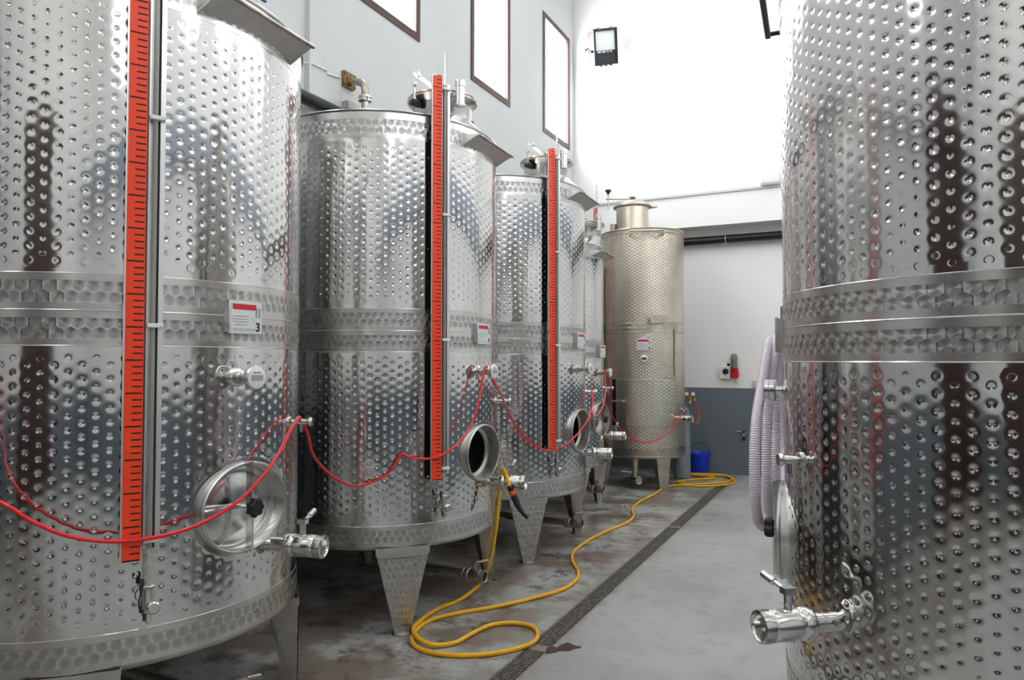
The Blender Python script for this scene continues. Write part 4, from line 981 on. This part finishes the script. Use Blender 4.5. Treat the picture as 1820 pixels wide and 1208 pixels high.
for y, z in ((-.03, 3.95), (.09, 3.95), (-.03, 4.04), (.09, 4.04)): b.rod((-.19, y, z), (-.172, y, z), .009, 8)
obj('wall_flange', b, M_rust, vp)
b = MB(); b.prism([V3(XL + .002, 4.66, 3.735), V3(XL + .002, 4.86, 3.735), V3(XL + .002, 4.80, 3.80), V3(XL + .002, 4.67, 3.80)], V3(.07, 0, 0)); tag(obj('junction_box', b, M_dull), 'small grey metal box on the wall just above the tank rim by the vent pipe', 'box')
b = MB(); b.tube([V3(XL + .012, -1.0, 3.95), V3(XL + .012, 4.2, 3.95), V3(XL + .06, 4.26, 3.95), V3(XL + .062, 4.40, 3.955), V3(XL + .012, 4.46, 3.96), V3(XL + .012, 4.63, 3.985)], .007, 8); tag(obj('cable', b, M_alu), 'thin grey cable clipped along the white side wall to the pipe flange', 'cable')

sk = thing('wall_socket', 'industrial wall socket with grey plug, red housing and black switch on the back wall', 'socket', (-1.65, 10.36, 1.45))
b = MB(); b.bbox((-.09, -.035, -.01), EX * .075, EZ * .09, EY * .034, .008); obj('backing_box', b, M_white, sk)
b = MB(); b.bbox((.045, -.05, -.025), EX * .05, EZ * .06, EY * .05, .012); b.lathe((.045, -.075, .02), unit(V3(0, -.35, 1)), [(.045, 0), (.050, .01), (.050, .05), (.044, .055)], 20); obj('red_socket', b, M_redb, sk)
b = MB(); b.lathe((.045, -.09, .065), unit(V3(0, -.12, 1)), [(.044, 0), (.048, .01), (.048, .10), (.052, .105), (.052, .12), (.045, .16), (.03, .185), (.018, .19)], 20); obj('grey_plug', b, M_plug, sk)
b = MB(); star_knob(b, V3(-.075, -.068, .005), -EY, .040, .035, 8); b.rod((-.04, -.04, .10), (-.04, -.06, .10), .022, 12); obj('switch_knob', b, M_black, sk)
b = MB(); b.bbox((.07, -.012, -.13), EX * .018, EZ * .03, EY * .012, .003); obj('outlet_plate', b, M_white, sk)
tp = thing('wall_tap', 'small dark water tap on the slate painted back wall', 'tap', (-1.49, 10.36, .58))
b = MB(); b.rod((0, 0, 0), (0, -.07, 0), .014, 10); b.rod((0, -.055, .01), (0, -.065, -.035), .014, 10); b.rod((0, -.002, 0), (0, -.012, 0), .028, 14); b.rod((-.11, -.012, .035), (0, -.012, .03), .007, 8); obj('body', b, M_dull, tp)
b = MB(); b.rod((0, -.065, -.03), (0, -.068, -.085), .018, 12); obj('spout', b, M_black, tp); b = MB(); b.rod((0, -.055, .01), (0, -.055, .035), .010, 8); b.bbox((0, -.055, .04), EX * .03, EY * .008, EZ * .006, .002); obj('tap_handle', b, M_black, tp)
bh = thing('wall_hook', 'black rounded hose holder on the slate wall behind the lilac hose', 'hook', (-1.06, 10.36, .62))
pl = [V3(-.085, 0, -.12)] + [V3(-.085 * cos(a), 0, .03 + .085 * sin(a)) for a in np.linspace(0, pi, 12)] + [V3(.085, 0, -.12)]
b = MB(); b.prism(pl, -EY * .10); obj('body', b, M_black, bh)
b = MB(); b.bbox((0, -.11, -.09), EX * .085, EZ * .03, EY * .012, .004); obj('front_lip', b, M_black, bh)
b = MB(); b.bbox((-1.285, 10.345, 1.285), EX * .075, EZ * .045, EY * .016, .004); tag(obj('wall_plate', b, mat('plate_grey', (.55, .56, .57), .5)), 'small pale blank plate on the white wall just above the slate paint', 'plate')
jb = thing('cable_box', 'white ribbed cable box at the end of the high ledge, by the big tank', 'box', (-1.07, 10.06, 4.05))
b = MB(); b.bbox((0, -.05, 0), EX * .13, EZ * .075, EY * .05, .012); obj('body', b, M_white, jb)
b = MB(); b.bbox((0, -.104, 0), EX * .11, EZ * .055, EY * .006, .004); obj('cover', b, M_white, jb)
for k, (x, y, a, L) in enumerate(((-2.175, 5.86, .4, .035), (-2.36, 7.56, .1, .04))):
    b = MB(); d = V3(cos(a), sin(a), 0); e = V3(-sin(a), cos(a), 0); n = 6; st = [V3(x, y, .0) + d * (L * (2 * i / n - 1)) + EZ * (.002 + .010 * (1 + sin(i * 1.7 + k))) for i in range(n + 1)]
    vs = [p - e * .012 for p in st] + [p + e * .012 for p in st]; vs += [v + EZ * .002 for v in vs]; m_ = n + 1; fs = []
    for i in range(n): fs += [(i, m_ + i, m_ + i + 1, i + 1), (2 * m_ + i, 2 * m_ + i + 1, 3 * m_ + i + 1, 3 * m_ + i), (i, i + 1, 2 * m_ + i + 1, 2 * m_ + i), (m_ + i, 3 * m_ + i, 3 * m_ + i + 1, m_ + i + 1)]
    b.add(vs, fs); tag(obj('paper_scrap', b, M_lab), ('white paper scrap on the stained floor by the wine stain' if k == 0 else 'white paper scrap on the floor before the slim tank, beside the yellow hose'), 'paper')
